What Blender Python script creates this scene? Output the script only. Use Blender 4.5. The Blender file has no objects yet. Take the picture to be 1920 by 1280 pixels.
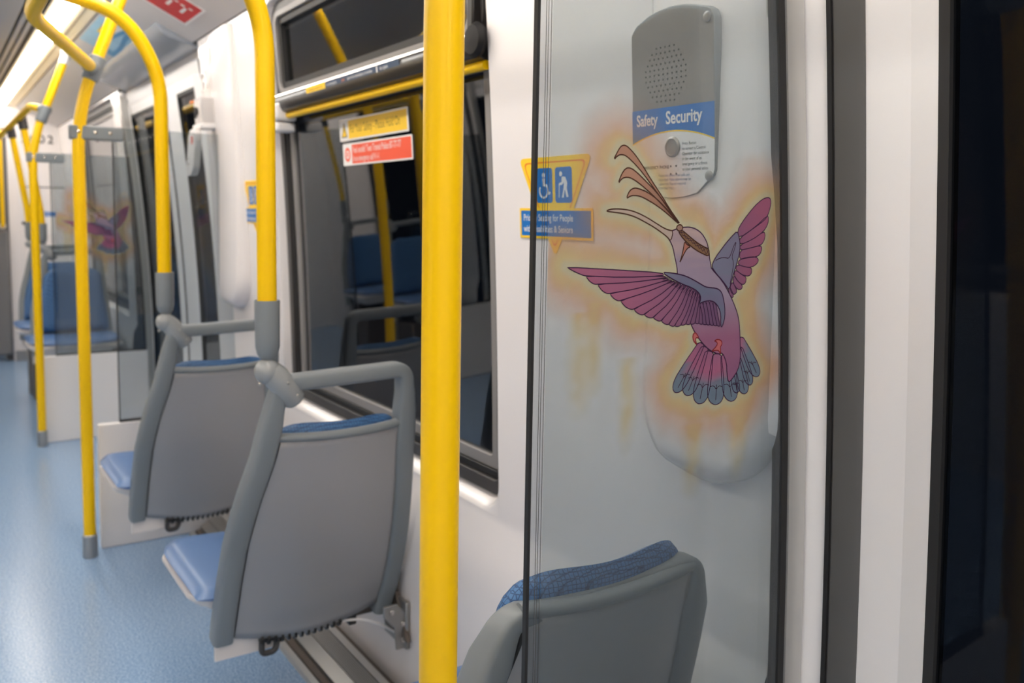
import bpy, bmesh, math, random
import numpy as np
from mathutils import Vector, Matrix
from mathutils.geometry import tessellate_polygon

random.seed(7)
sc = bpy.context.scene
col = sc.collection
XC = -0.14            # centre line of the car: the left side mirrors the right about it

# ------------------------------------------------------------------ camera
def make_camera():
    yaw, pitch, roll = math.radians(34.0), math.radians(5.5), math.radians(1.0)
    f = Vector((math.sin(yaw)*math.cos(pitch), math.cos(yaw)*math.cos(pitch), -math.sin(pitch)))
    r0 = Vector((math.cos(yaw), -math.sin(yaw), 0)); u0 = r0.cross(f)
    r = math.cos(roll)*r0 + math.sin(roll)*u0; u = r.cross(f)
    cd = bpy.data.cameras.new('camera'); co = bpy.data.objects.new('camera', cd); col.objects.link(co)
    co.matrix_world = Matrix(((r.x, u.x, -f.x, 0), (r.y, u.y, -f.y, 0), (r.z, u.z, -f.z, 1.3), (0, 0, 0, 1)))
    cd.sensor_width = 36.0; cd.lens = 1620/1920*36
    cd.shift_y = -75/1920
    cd.clip_start = 0.02
    cd.dof.use_dof = True; cd.dof.focus_distance = 1.10; cd.dof.aperture_fstop = 5.0
    sc.camera = co
make_camera()

# ------------------------------------------------------------------ world (night outside) and exposure
w = bpy.data.worlds.new('night'); sc.world = w; w.use_nodes = True
w.node_tree.nodes['Background'].inputs[0].default_value = (0.10, 0.13, 0.20, 1)
w.node_tree.nodes['Background'].inputs[1].default_value = 0.10
sc.view_settings.view_transform = 'Standard'
try: sc.view_settings.look = 'None'
except Exception: pass
sc.view_settings.gamma = 1.0
sc.view_settings.use_curve_mapping = False
sc.view_settings.exposure = 0.0
LIGHT = 24.0

# ------------------------------------------------------------------ materials
def srgb(r, g, b):
    return tuple((c/255/12.92 if c/255 <= .04045 else ((c/255+.055)/1.055)**2.4) for c in (r, g, b)) + (1,)

def mat(name, c, rough=.5, metal=0., spec=.5, bump=0., bscale=200., var=0., vscale=8., coat=0.):
    m = bpy.data.materials.new(name); m.use_nodes = True
    nt = m.node_tree; b = nt.nodes['Principled BSDF']
    b.inputs['Base Color'].default_value = c; b.inputs['Roughness'].default_value = rough
    b.inputs['Metallic'].default_value = metal; b.inputs['Specular IOR Level'].default_value = spec
    b.inputs['Coat Weight'].default_value = coat
    tc = nt.nodes.new('ShaderNodeTexCoord')
    if var:
        n = nt.nodes.new('ShaderNodeTexNoise'); n.inputs['Scale'].default_value = vscale; n.inputs['Detail'].default_value = 4
        mx = nt.nodes.new('ShaderNodeMix'); mx.data_type = 'RGBA'
        nt.links.new(tc.outputs['Object'], n.inputs['Vector'])
        nt.links.new(n.outputs['Fac'], mx.inputs[0])
        mx.inputs[6].default_value = tuple(x*(1-var) for x in c[:3])+(1,)
        mx.inputs[7].default_value = tuple(min(1, x*(1+var)) for x in c[:3])+(1,)
        nt.links.new(mx.outputs[2], b.inputs['Base Color'])
    if bump:
        n = nt.nodes.new('ShaderNodeTexNoise'); n.inputs['Scale'].default_value = bscale; n.inputs['Detail'].default_value = 2
        bp = nt.nodes.new('ShaderNodeBump'); bp.inputs['Strength'].default_value = bump; bp.inputs['Distance'].default_value = .001
        nt.links.new(tc.outputs['Object'], n.inputs['Vector'])
        nt.links.new(n.outputs['Fac'], bp.inputs['Height']); nt.links.new(bp.outputs['Normal'], b.inputs['Normal'])
    return m

def fabric(name, c1, c2):
    m = mat(name, c1, .5); nt = m.node_tree; b = nt.nodes['Principled BSDF']
    tc = nt.nodes.new('ShaderNodeTexCoord'); v = nt.nodes.new('ShaderNodeTexVoronoi')
    v.inputs['Scale'].default_value = 150; v.feature = 'DISTANCE_TO_EDGE'; v.inputs['Randomness'].default_value = .25
    r = nt.nodes.new('ShaderNodeValToRGB'); r.color_ramp.elements[0].color = c2; r.color_ramp.elements[1].color = c1
    r.color_ramp.elements[1].position = .16
    bp = nt.nodes.new('ShaderNodeBump'); bp.inputs['Strength'].default_value = .5; bp.inputs['Distance'].default_value = .002
    nt.links.new(tc.outputs['Object'], v.inputs['Vector']); nt.links.new(v.outputs['Distance'], r.inputs[0])
    nt.links.new(r.outputs[0], b.inputs['Base Color']); nt.links.new(r.outputs[0], bp.inputs['Height'])
    nt.links.new(bp.outputs['Normal'], b.inputs['Normal'])
    return m

def floor_mat():
    m = mat('floor_vinyl', srgb(150, 175, 205), .34); nt = m.node_tree; b = nt.nodes['Principled BSDF']
    tc = nt.nodes.new('ShaderNodeTexCoord')
    n = nt.nodes.new('ShaderNodeTexNoise'); n.inputs['Scale'].default_value = 190; n.inputs['Detail'].default_value = 3
    r = nt.nodes.new('ShaderNodeValToRGB')
    r.color_ramp.elements[0].position = .36; r.color_ramp.elements[0].color = srgb(104, 140, 182)
    r.color_ramp.elements[1].position = .66; r.color_ramp.elements[1].color = srgb(176, 202, 230)
    n2 = nt.nodes.new('ShaderNodeTexNoise'); n2.inputs['Scale'].default_value = 2.5
    mr = nt.nodes.new('ShaderNodeMapRange'); mr.inputs['To Min'].default_value = .195; mr.inputs['To Max'].default_value = .205; b.inputs['Specular IOR Level'].default_value = .7
    nt.links.new(tc.outputs['Object'], n.inputs['Vector']); nt.links.new(tc.outputs['Object'], n2.inputs['Vector'])
    nt.links.new(n.outputs['Fac'], r.inputs[0]); nt.links.new(r.outputs[0], b.inputs['Base Color'])
    nt.links.new(n2.outputs['Fac'], mr.inputs[0]); nt.links.new(mr.outputs[0], b.inputs['Roughness'])
    return m

def glass_mat(name, r0, tint, rough=.01):
    """tinted pane: clear transmission with a mirror coat that grows towards grazing angles (same on both faces)"""
    m = bpy.data.materials.new(name); m.use_nodes = True; nt = m.node_tree
    nt.nodes.remove(nt.nodes['Principled BSDF']); out = nt.nodes['Material Output']
    t = nt.nodes.new('ShaderNodeBsdfTransparent'); t.inputs[0].default_value = tint
    g = nt.nodes.new('ShaderNodeBsdfGlossy'); g.inputs['Roughness'].default_value = rough; g.inputs['Color'].default_value = (1, 1, 1, 1)
    ge = nt.nodes.new('ShaderNodeNewGeometry')
    dt = nt.nodes.new('ShaderNodeVectorMath'); dt.operation = 'DOT_PRODUCT'
    nt.links.new(ge.outputs['Incoming'], dt.inputs[0]); nt.links.new(ge.outputs['Normal'], dt.inputs[1])
    def ma(op, a, b=None):
        q = nt.nodes.new('ShaderNodeMath'); q.operation = op
        for i, x in enumerate((a, b)):
            if x is None: continue
            if isinstance(x, (int, float)): q.inputs[i].default_value = x
            else: nt.links.new(x, q.inputs[i])
        return q.outputs[0]
    c = ma('SUBTRACT', 1.0, ma('ABSOLUTE', dt.outputs['Value']))
    f = ma('ADD', r0, ma('MULTIPLY', ma('POWER', c, 5.0), 1-r0))
    mx = nt.nodes.new('ShaderNodeMixShader')
    nt.links.new(f, mx.inputs[0]); nt.links.new(t.outputs[0], mx.inputs[1]); nt.links.new(g.outputs[0], mx.inputs[2])
    nt.links.new(mx.outputs[0], out.inputs[0])
    return m

def film_mat(name, attr_alpha=True):
    """printed film on the glass: pigment density and colour per point"""
    m = bpy.data.materials.new(name); m.use_nodes = True; nt = m.node_tree
    nt.nodes.remove(nt.nodes['Principled BSDF']); out = nt.nodes['Material Output']
    a = nt.nodes.new('ShaderNodeAttribute'); a.attribute_name = 'pigment'
    t = nt.nodes.new('ShaderNodeBsdfTransparent'); nt.links.new(a.outputs['Color'], t.inputs[0])
    d = nt.nodes.new('ShaderNodeBsdfDiffuse'); tr = nt.nodes.new('ShaderNodeBsdfTranslucent')
    nt.links.new(a.outputs['Color'], d.inputs[0]); nt.links.new(a.outputs['Color'], tr.inputs[0])
    m1 = nt.nodes.new('ShaderNodeMixShader'); m1.inputs[0].default_value = .3
    nt.links.new(d.outputs[0], m1.inputs[1]); nt.links.new(tr.outputs[0], m1.inputs[2])
    m2 = nt.nodes.new('ShaderNodeMixShader')
    nt.links.new(a.outputs['Alpha'], m2.inputs[0]); nt.links.new(t.outputs[0], m2.inputs[1]); nt.links.new(m1.outputs[0], m2.inputs[2])
    nt.links.new(m2.outputs[0], out.inputs[0])
    return m

def emit(name, c, s):
    m = bpy.data.materials.new(name); m.use_nodes = True; nt = m.node_tree
    b = nt.nodes['Principled BSDF']; b.inputs['Base Color'].default_value = (.8, .8, .8, 1)
    b.inputs['Emission Color'].default_value = c; b.inputs['Emission Strength'].default_value = s
    return m

M = dict(
    wall=mat('white_wall_panel', srgb(236, 230, 228), .19, spec=.5),
    white=mat('white_plastic', srgb(238, 234, 232), .35),
    offwhite=mat('warm_white_panel', srgb(226, 218, 213), .45),
    ceil=mat('grey_ceiling_panel', srgb(198, 192, 189), .5, bump=.08, bscale=400),
    cove=mat('light_grey_cove', srgb(205, 200, 198), .45),
    header=mat('blue_grey_header', srgb(150, 156, 165), .22),
    slot=mat('dark_slot', srgb(52, 50, 50), .6),
    cream=mat('cream_reflector', srgb(238, 222, 190), .4),
    yellow=mat('yellow_powder_coat', srgb(255, 203, 0), .32, spec=.32),
    grey=mat('grey_moulded_plastic', srgb(126, 131, 134), .42, bump=.05, bscale=600),
    shell=mat('grey_seat_shell', srgb(156, 154, 155), .26, spec=.55, bump=.06, bscale=700),
    knuckle=mat('grey_cast_clamp', srgb(150, 152, 152), .24),
    rubber=mat('black_rubber', srgb(34, 33, 33), .55),
    seal=mat('dark_grey_seal', srgb(82, 80, 78), .6),
    frame=mat('grey_window_frame', srgb(136, 132, 130), .4),
    dframe=mat('charcoal_window_frame', srgb(64, 61, 60), .4),
    black=mat('satin_black', srgb(32, 30, 30), .3),
    dull=mat('dull_black', srgb(22, 20, 20), .6, spec=.25),
    spk=mat('grey_brown_metal', srgb(142, 137, 132), .4, metal=.25),
    chrome=mat('bright_metal', srgb(225, 220, 215), .18, metal=1.),
    steel=mat('brushed_steel', srgb(170, 168, 165), .38, metal=.85),
    alu=mat('aluminium', srgb(196, 194, 190), .35, metal=.6),
    brown=mat('dark_bronze_metal', srgb(104, 94, 86), .45, metal=.3),
    floor=floor_mat(),
    blue=fabric('blue_seat_fabric', srgb(72, 118, 168), srgb(34, 62, 102)),
    pblue=mat('blue_seat_vinyl', srgb(92, 124, 172), .34),
    sblue=mat('sign_blue', srgb(0, 112, 190), .4),
    syel=mat('sign_yellow', srgb(255, 208, 40), .4),
    sora=mat('sign_orange', srgb(240, 128, 30), .4),
    sred=mat('sign_red', srgb(238, 88, 58), .4),
    dred=mat('poster_red', srgb(206, 44, 44), .4),
    sky=mat('poster_light_blue', srgb(158, 204, 226), .4, var=.2, vscale=9),
    mblue=mat('poster_mid_blue', srgb(64, 148, 196), .4),
    navy=mat('navy_label', srgb(40, 66, 96), .4),
    txt=mat('dark_print', srgb(70, 66, 64), .5),
    bprint=mat('blue_print', srgb(60, 100, 160), .5),
    brownprint=mat('brown_print', srgb(150, 110, 20), .5),
    red=mat('red_print', srgb(216, 100, 90), .5),
    bellows=mat('grey_bellows', srgb(120, 118, 118), .6),
    winglass=glass_mat('night_window_glass', .10, (.3, .33, .36, 1), .012),
    doorglass=glass_mat('dark_door_glass', .012, (.5, .52, .55, 1), .03),
    pane=glass_mat('clear_screen_glass', .03, (.755, .785, .80, 1), .01),
    film=film_mat('printed_film'), ink=film_mat('bird_print'),
    lamp=emit('lamp_diffuser', (1, .955, .895, 1), LIGHT),
)

# ------------------------------------------------------------------ mesh helper
class MB:
    def __init__(s): s.v = []; s.f = []
    def add(s, verts, faces):
        k = len(s.v); s.v += [tuple(p) for p in verts]; s.f += [tuple(i+k for i in f) for f in faces]; return s
    def box(s, x0, x1, y0, y1, z0, z1):
        return s.add([(x, y, z) for z in (z0, z1) for y in (y0, y1) for x in (x0, x1)],
                     [(0, 2, 3, 1), (4, 5, 7, 6), (0, 1, 5, 4), (2, 6, 7, 3), (0, 4, 6, 2), (1, 3, 7, 5)])
    def loft(s, rings, closed=True, caps=True, loop=False):
        n = len(rings[0]); k = len(s.v); fs = []
        for r in rings: s.v += [tuple(p) for p in r]
        R = len(rings)
        for i in range(R if loop else R-1):
            a, b = k+i*n, k+((i+1) % R)*n
            for j in range(n if closed else n-1):
                j2 = (j+1) % n; fs.append((a+j, a+j2, b+j2, b+j))
        if caps and not loop and closed:
            fs.append(tuple(k+j for j in range(n))[::-1]); fs.append(tuple(k+(R-1)*n+j for j in range(n)))
        s.f += fs; return s
    def tube(s, path, r, n=20, loop=False, caps=True):
        path = [Vector(p) for p in path]; N = len(path); rings = []
        rr = r if isinstance(r, (list, tuple)) else [r]*N
        def tan(i):
            a = path[(i-1) % N] if loop or i > 0 else path[i]; b = path[(i+1) % N] if loop or i < N-1 else path[i]
            return (b-a).normalized()
        t = tan(0); u = t.orthogonal().normalized()
        for i in range(N):
            t = tan(i); u = (u - t*u.dot(t)).normalized(); v = t.cross(u)
            rings.append([path[i] + (u*math.cos(2*math.pi*j/n) + v*math.sin(2*math.pi*j/n))*rr[i] for j in range(n)])
        return s.loft(rings, True, caps, loop)
    def sweep(s, path, sec, up, loop=False, caps=True, scale=None):
        """section points (a, b): a across (tangent x up), b along up"""
        path = [Vector(p) for p in path]; N = len(path); rings = []
        for i in range(N):
            a = path[(i-1) % N] if loop or i > 0 else path[i]; b = path[(i+1) % N] if loop or i < N-1 else path[i]
            t = (b-a).normalized(); U = Vector(up(path[i]) if callable(up) else up)
            U = (U - t*U.dot(t)).normalized(); A = t.cross(U); k = scale[i] if scale else 1.
            rings.append([path[i] + A*p*k + U*q*(.5+.5*k) for p, q in sec])
        return s.loft(rings, True, caps, loop)
    def prism(s, pts, z0, z1):
        n = len(pts); k = len(s.v)
        s.v += [(x, y, z0) for x, y in pts] + [(x, y, z1) for x, y in pts]
        tr = tessellate_polygon([[Vector((x, y, 0)) for x, y in pts]])
        for t in tr: s.f.append((k+t[2], k+t[1], k+t[0])); s.f.append((k+n+t[0], k+n+t[1], k+n+t[2]))
        for i in range(n):
            j = (i+1) % n; s.f.append((k+i, k+j, k+n+j, k+n+i))
        return s
    def prism_y(s, pts, y0, y1):
        k = len(s.v); s.prism(pts, y0, y1); s.v[k:] = [(x, z, y) for x, y, z in s.v[k:]]; return s
    def lathe(s, prof, c, axis='z', n=24):
        rings = []
        for r, h in prof:
            ring = []
            for j in range(n):
                a = 2*math.pi*j/n; p = (r*math.cos(a), r*math.sin(a), h)
                if axis == 'x': p = (p[2], p[0], p[1])
                if axis == 'y': p = (p[1], p[2], p[0])
                ring.append((c[0]+p[0], c[1]+p[1], c[2]+p[2]))
            rings.append(ring)
        return s.loft(rings)
    def ball(s, c, r, n=16, sz=1.):
        return s.lathe([(max(1e-4, r*math.sin(math.pi*i/n)), -r*sz*math.cos(math.pi*i/n)) for i in range(n+1)], c, 'z', 20)
    def grid(s, fn, nu, nv):
        k = len(s.v)
        s.v += [tuple(fn(i/nu, j/nv)) for j in range(nv+1) for i in range(nu+1)]
        s.f += [(k+j*(nu+1)+i, k+j*(nu+1)+i+1, k+(j+1)*(nu+1)+i+1, k+(j+1)*(nu+1)+i) for j in range(nv) for i in range(nu)]
        return s
    def build(s, name, m, parent=None, bevel=0, seg=2, sub=0, solid=0, angle=40, flip=False):
        me = bpy.data.meshes.new(name); me.from_pydata(s.v, [], s.f)
        bm = bmesh.new(); bm.from_mesh(me); bmesh.ops.remove_doubles(bm, verts=bm.verts, dist=1e-6)
        bmesh.ops.recalc_face_normals(bm, faces=bm.faces)
        for f in bm.faces: f.smooth = True
        for e in bm.edges:
            if len(e.link_faces) == 2 and e.calc_face_angle(0) > math.radians(angle): e.smooth = False
        bm.to_mesh(me); bm.free()
        me.materials.append(M[m] if isinstance(m, str) else m)
        o = bpy.data.objects.new(name, me); col.objects.link(o)
        if parent: o.parent = parent
        if solid:
            q = o.modifiers.new('solid', 'SOLIDIFY'); q.thickness = solid; q.offset = 0
        if bevel:
            q = o.modifiers.new('bevel', 'BEVEL'); q.width = bevel; q.segments = seg; q.limit_method = 'ANGLE'; q.angle_limit = math.radians(40)
        if sub:
            q = o.modifiers.new('sub', 'SUBSURF'); q.levels = sub; q.render_levels = sub
        return o

def box(name, m, b, parent=None, bevel=0, seg=2): return MB().box(*b).build(name, m, parent, bevel, seg)

def fillet(pts, r, n=8):
    pts = [Vector(p) for p in pts]; out = [pts[0]]
    for i in range(1, len(pts)-1):
        a, b, c = pts[i-1], pts[i], pts[i+1]; d1 = (a-b).normalized(); d2 = (c-b).normalized()
        rr = r[i-1] if isinstance(r, (list, tuple)) else r
        k = min(rr, (a-b).length*.48, (c-b).length*.48); p, q = b+d1*k, b+d2*k
        for j in range(n+1):
            t = j/n; out.append(p*(1-t)**2 + b*2*t*(1-t) + q*t*t)
    out.append(pts[-1]); return out

def rrect(x0, x1, y0, y1, r, n=6):
    out = []
    for cx, cy, a0 in ((x1-r, y1-r, 0), (x0+r, y1-r, 90), (x0+r, y0+r, 180), (x1-r, y0+r, 270)):
        for i in range(n+1):
            a = math.radians(a0+90*i/n); out.append((cx+r*math.cos(a), cy+r*math.sin(a)))
    return out

# ------------------------------------------------------------------ naming helpers
def tag(o, label, cat, group=None, kind=None):
    o['label'] = label; o['category'] = cat
    if group: o['group'] = group
    if kind: o['kind'] = kind
    return o
def thing(name, label, cat, loc=(0, 0, 0), group=None, mw=None):
    o = bpy.data.objects.new(name, None); col.objects.link(o); o.empty_display_size = .05
    if mw is not None: o.matrix_world = mw
    else: o.location = loc
    return tag(o, label, cat, group)
def struct(o):
    o['kind'] = 'structure'; return o
def dup(root, loc=None, label=None, scale=None, rot=None, group=None, skip=()):
    def rec(o, parent):
        c = o.copy(); col.objects.link(c); c.parent = parent
        for ch in list(o.children):
            if ch.name.split('.')[0] not in skip: rec(ch, c)
        return c
    r = rec(root, None)
    if loc is not None: r.location = loc
    if scale: r.scale = scale
    if rot is not None: r.rotation_euler = (0, 0, rot)
    if label: r['label'] = label
    if group: r['group'] = group
    return r
def text(s, size, m, parent, x, y, z=.0009, align='LEFT', bold=0., name='lettering', sx=1., rotz=0.):
    c = bpy.data.curves.new(name, 'FONT'); c.body = s; c.size = size; c.align_x = align; c.align_y = 'CENTER'
    c.offset = bold; c.resolution_u = 3
    t = bpy.data.objects.new(name, c); col.objects.link(t)
    bpy.context.view_layer.update()
    me = bpy.data.meshes.new_from_object(t.evaluated_get(bpy.context.evaluated_depsgraph_get()))
    bpy.data.objects.remove(t); bpy.data.curves.remove(c)
    me.name = name; me.materials.clear(); me.materials.append(M[m])
    o = bpy.data.objects.new(name, me); col.objects.link(o); o.parent = parent
    o.location = (x, y, z); o.scale = (sx, 1, 1); o.rotation_euler = (0, 0, rotz)
    return o

# side wall profile: inner face X at height z (the wall leans inwards towards the top)
def W(z):
    if z > .746:
        d = z-.746; return 1.03 - .02*d - .029*d*d
    return float(np.interp(z, [0, .46, .56, .615, .70, .746], [1.004, 1.004, 1.010, 1.035, 1.033, 1.03]))
def on_wall(Y, z, off=0.):
    """frame on the right wall: x = to the right when facing it, y = up along it, z = out of it"""
    e = .01; t = Vector((W(z+e)-W(z-e), 0, 2*e)).normalized(); xa = Vector((0, -1, 0)); n = xa.cross(t).normalized()
    p = Vector((W(z), Y, z)) + n*off
    return Matrix(((xa.x, t.x, n.x, p.x), (xa.y, t.y, n.y, p.y), (xa.z, t.z, n.z, p.z), (0, 0, 0, 1)))

# ================================================================== THE SETTING
def mirror(o):
    o.location.x += 2*XC; o.scale.x = -1; return o
def Xd(z):
    d = z-.6; return 1.089 - .0249*d - .0431*d*d
def zs(z0, z1, n=14): return [z0+(z1-z0)*i/n for i in range(n+1)]
def vstrip(b, prof, pts, z0, z1, n=14):
    """vertical strip: section points (offset from profile, y) lofted up the curved wall"""
    return b.loft([[(prof(z)+o, y, z) for o, y in pts] for z in zs(z0, z1, n)])

YB, YE = -2.6, 8.5
struct(MB().grid(lambda u, v: (-1.4+2.6*u, YB-.1+(YE+1.2-YB)*v, 0), 2, 2).build('floor', 'floor'))

# ---- ceiling: a flat centre, light slots, sloped coves
struct(box('ceiling', 'ceil', (2*XC-.375, .375, YB, YE, 2.18, 2.21)))
def both(o):
    c = o.copy(); col.objects.link(c); mirror(c); return o, c
n = 1
for x0, x1, z, m in ((.375, .390, 2.19, 'slot'), (.390, .412, 2.18, 'ceil'), (.412, .425, 2.19, 'slot'), (.425, .444, 2.18, 'ceil'),
                     (.444, .470, 2.19, 'slot'), (.470, .487, 2.18, 'cream')):
    a, b = both(struct(box('trim_%d' % n, m, (x0, x1, YB, YE, z, 2.21)))); n += 1
    b.name = 'trim_%d' % n; n += 1
for pts, m in (([(.575, 2.18), (.596, 2.172), (.600, 2.174), (.640, 2.158), (.648, 2.163), (.648, 2.22), (.575, 2.22)], 'cream'),
               ([(.648, 2.158), (.951, 2.0125), (.957, 2.02), (.957, 2.06), (.66, 2.22), (.648, 2.22)], 'cove'),
               ([(.951, 2.016), (.968, 2.004), (.99, 2.03), (.957, 2.06)], 'slot')):
    a, b = both(struct(MB().prism_y(pts, YB, YE).build('trim_%d' % n, m))); n += 1
    b.name = 'trim_%d' % n; n += 1

# ---- lights: luminous strips set in the ceiling
y = -2.55; k = 0
near = {1: 'long bright ceiling lamp strip behind the yellow overhead rail, largest in view'}
while y < 8.2:
    y1 = min(y+2.75, 8.46)
    for s in (0, 1):
        lab = ('bright ceiling lamp strip on the window side, ' if not s else 'ceiling lamp strip across the aisle, ') + \
              ['above the near doorway', 'above the nearest grey seats', 'above the yellow overhead rail bend', 'farthest, running to the end wall'][min(k, 3)]
        t = thing('ceiling_light', lab, 'lamp', (0, 0, 0), 'ceiling lamp strips')
        MB().box(.489, .573, y+.008, y1-.008, 2.174, 2.186).build('diffuser', 'lamp', t)
        MB().box(.487, .575, y, y1, 2.187, 2.205).build('housing', 'white', t)
        MB().box(.489, .573, y1-.006, y1+.006, 2.172, 2.187).build('joint_strip', 'white', t)
        if s: mirror(t)
    y = y1; k += 1

# ---- side walls
def wall_panel(b, ya, yb, za, zb, ny=2, nz=16):
    b.grid(lambda u, v: (W(za+(zb-za)*v), ya+(yb-ya)*u, za+(zb-za)*v), ny, nz)
def wall_with_window(b, Y0, Y1, y0, y1, z0, z1, r, ztop=2.02, depth=.045):
    wall_panel(b, Y0, y0, .7, ztop); wall_panel(b, y1, Y1, .7, ztop)
    for ya, yb in ((Y0, Y1),):
        for za, zb in ((0, .46), (.46, .56), (.56, .615), (.615, z0)): wall_panel(b, ya, yb, za, zb, 2, 1)
    wall_panel(b, Y0, y0, z0, .7, 1, 2); wall_panel(b, y1, Y1, z0, .7, 1, 2)
    wall_panel(b, y0, y1, z1, ztop, 2, 1)
    loop = rrect(y0, y1, z0, z1, r, 8)
    for q, (cy, cz) in enumerate(((y1, z1), (y0, z1), (y0, z0), (y1, z0))):
        arc = loop[q*9:q*9+9]; k = len(b.v)
        b.v += [(W(cz), cy, cz)] + [(W(z), y, z) for y, z in arc]
        b.f += [(k, k+i+1, k+i+2) for i in range(8)]
    inner = rrect(y0+.006, y1-.006, z0+.03, z1-.004, r, 8)
    # dense loops so the flange follows the wall curve
    def dens(l):
        out = []
        for i in range(len(l)):
            a, c = l[i], l[(i+1) % len(l)]; m_ = 12 if math.dist(a, c) > .3 else 1
            out += [(a[0]+(c[0]-a[0])*j/m_, a[1]+(c[1]-a[1])*j/m_) for j in range(m_)]
        return out
    A, B = dens(loop), dens(inner)
    rings = [[(W(z), y, z) for y, z in A],
             [(W(z)+.006, y*.5+yy*.5, z*.75+zz*.25) for (y, z), (yy, zz) in zip(A, B)],
             [(W(z)+depth, y, z) for y, z in B]]
    b.loft(rings, True, False)

def window(nm, y0, y1, z0, z1, hopper=True, mir=False):
    """rubber frame (root), frame rings, night glass, opening top light and its rail"""
    def ring(m, name, ins, wd, o0, o1, parent, a=(y0, y1, z0, z1), r=.06):
        pts = []
        l = rrect(a[0]+ins, a[1]-ins, a[2]+ins, a[3]-ins, max(.012, r-ins), 8); L2 = rrect(a[0]+ins+wd, a[1]-ins-wd, a[2]+ins+wd, a[3]-ins-wd, max(.008, r-ins-wd), 8)
        def dens(q):
            out = []
            for i in range(len(q)):
                p, c = q[i], q[(i+1) % len(q)]; m_ = 12 if math.dist(p, c) > .2 else 1
                out += [(p[0]+(c[0]-p[0])*j/m_, p[1]+(c[1]-p[1])*j/m_) for j in range(m_)]
            return out
        if len(dens(l)) != len(dens(L2)): raise ValueError('ring')
        A, B = dens(l), dens(L2)
        rg = [[(W(z)+o1, y, z) for y, z in A], [(W(z)+o0, y, z) for y, z in A], [(W(z)+o0, y, z) for y, z in B], [(W(z)+o1, y, z) for y, z in B]]
        return MB().loft(rg, True, False, loop=True).build(name, m, parent, .002, 1)
    root = ring('dframe', nm, 0, .034, .026, .06, None); struct(root)
    ring('rubber', 'rubber_seal', .034, .02, .034, .06, root)
    ring('frame', 'inner_frame', .054, .03, .040, .06, root)
    gz = 1.66 if hopper else z1-.05
    vstrip(MB(), W, [(.050, y0+.06), (.050, y1-.06), (.055, y1-.06), (.055, y0+.06)], z0+.06, gz, 24).build('glass_pane', 'winglass', root)
    if hopper:
        a = (y0+.075, y1-.055, 1.695, 1.965)
        ring('dframe', 'sash_surround', -.034, .036, .020, .05, root, a, .06)
        ring('frame', 'sash_frame', 0, .020, .012, .05, root, a, .05)
        ring('rubber', 'sash_seal', .020, .022, .022, .05, root, a, .045)
        vstrip(MB(), W, [(.038, a[0]+.03), (.038, a[1]-.03), (.043, a[1]-.03), (.043, a[0]+.03)], a[2]+.02, a[3]-.02, 8).build('sash_glass', 'winglass', root)
        sec = [(.055, -.020), (.006, -.021), (-.010, -.016), (-.017, -.004), (-.0185, .012), (-.016, .028), (-.006, .038), (.012, .041), (.055, .040)]
        rl = MB().loft([[(W(1.66)+p, yy, 1.655+q) for p, q in sec] for yy in (y0+.015, y1+.02)]).build('hinge_rail', 'black', root, .003)
        MB().loft([[(W(1.66)-.0165+p, yy, 1.679+q) for p, q in ((-.0025, .005), (-.0005, .012), (.006, .015), (.006, .004))] for yy in (y0+.012, y1+.016)]).build('bright_strip', 'chrome', rl, .001)
        MB().box(W(1.66)+.006, W(1.66)+.05, y0+.05, y1-.02, 1.622, 1.636).build('lower_lip', 'brown', rl, .003)
        MB().lathe([(.001, -.012), (.030, -.010), (.038, 0), (.036, .008), (.018, .014), (.001, .015)], (W(1.66)-.018, y0+.02, 1.672), 'x').build('latch_knob', 'dull', root)
        MB().box(W(1.73)-.002, W(1.73)+.03, y0+.05, y0+.075, 1.70, 1.82).build('stay_arm', 'black', root, .004)
    if mir: mirror(root)
    return root

b = MB(); wall_with_window(b, .82, 3.80, 1.571, 2.965, .632, 1.998, .075)
struct(b.build('wall_right', 'wall', angle=50))
b = MB(); wall_with_window(b, 5.62, YE, 5.86, 7.45, .632, 1.998, .075)
struct(b.build('wall_right_beyond', 'wall', angle=50))
b = MB(); wall_panel(b, YB, -.80, 0, 2.02)
struct(b.build('wall_right_near', 'wall'))
b = MB(); wall_with_window(b, .82, 3.80, 1.571, 2.965, .632, 1.998, .075); mirror(struct(b.build('wall_left', 'wall', angle=50)))
b = MB(); wall_with_window(b, 5.62, YE, 5.86, 7.45, .632, 1.998, .075); mirror(struct(b.build('wall_left_beyond', 'wall', angle=50)))
b = MB(); wall_panel(b, YB, -.80, 0, 2.02); mirror(struct(b.build('wall_left_near', 'wall')))
window('window_1', 1.574, 2.962, .664, 1.994)
window('window_2', 5.863, 7.447, .664, 1.994, False)
window('window_3', 1.574, 2.962, .664, 1.994, False, True)
window('window_4', 5.863, 7.447, .664, 1.994, False, True)

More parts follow.
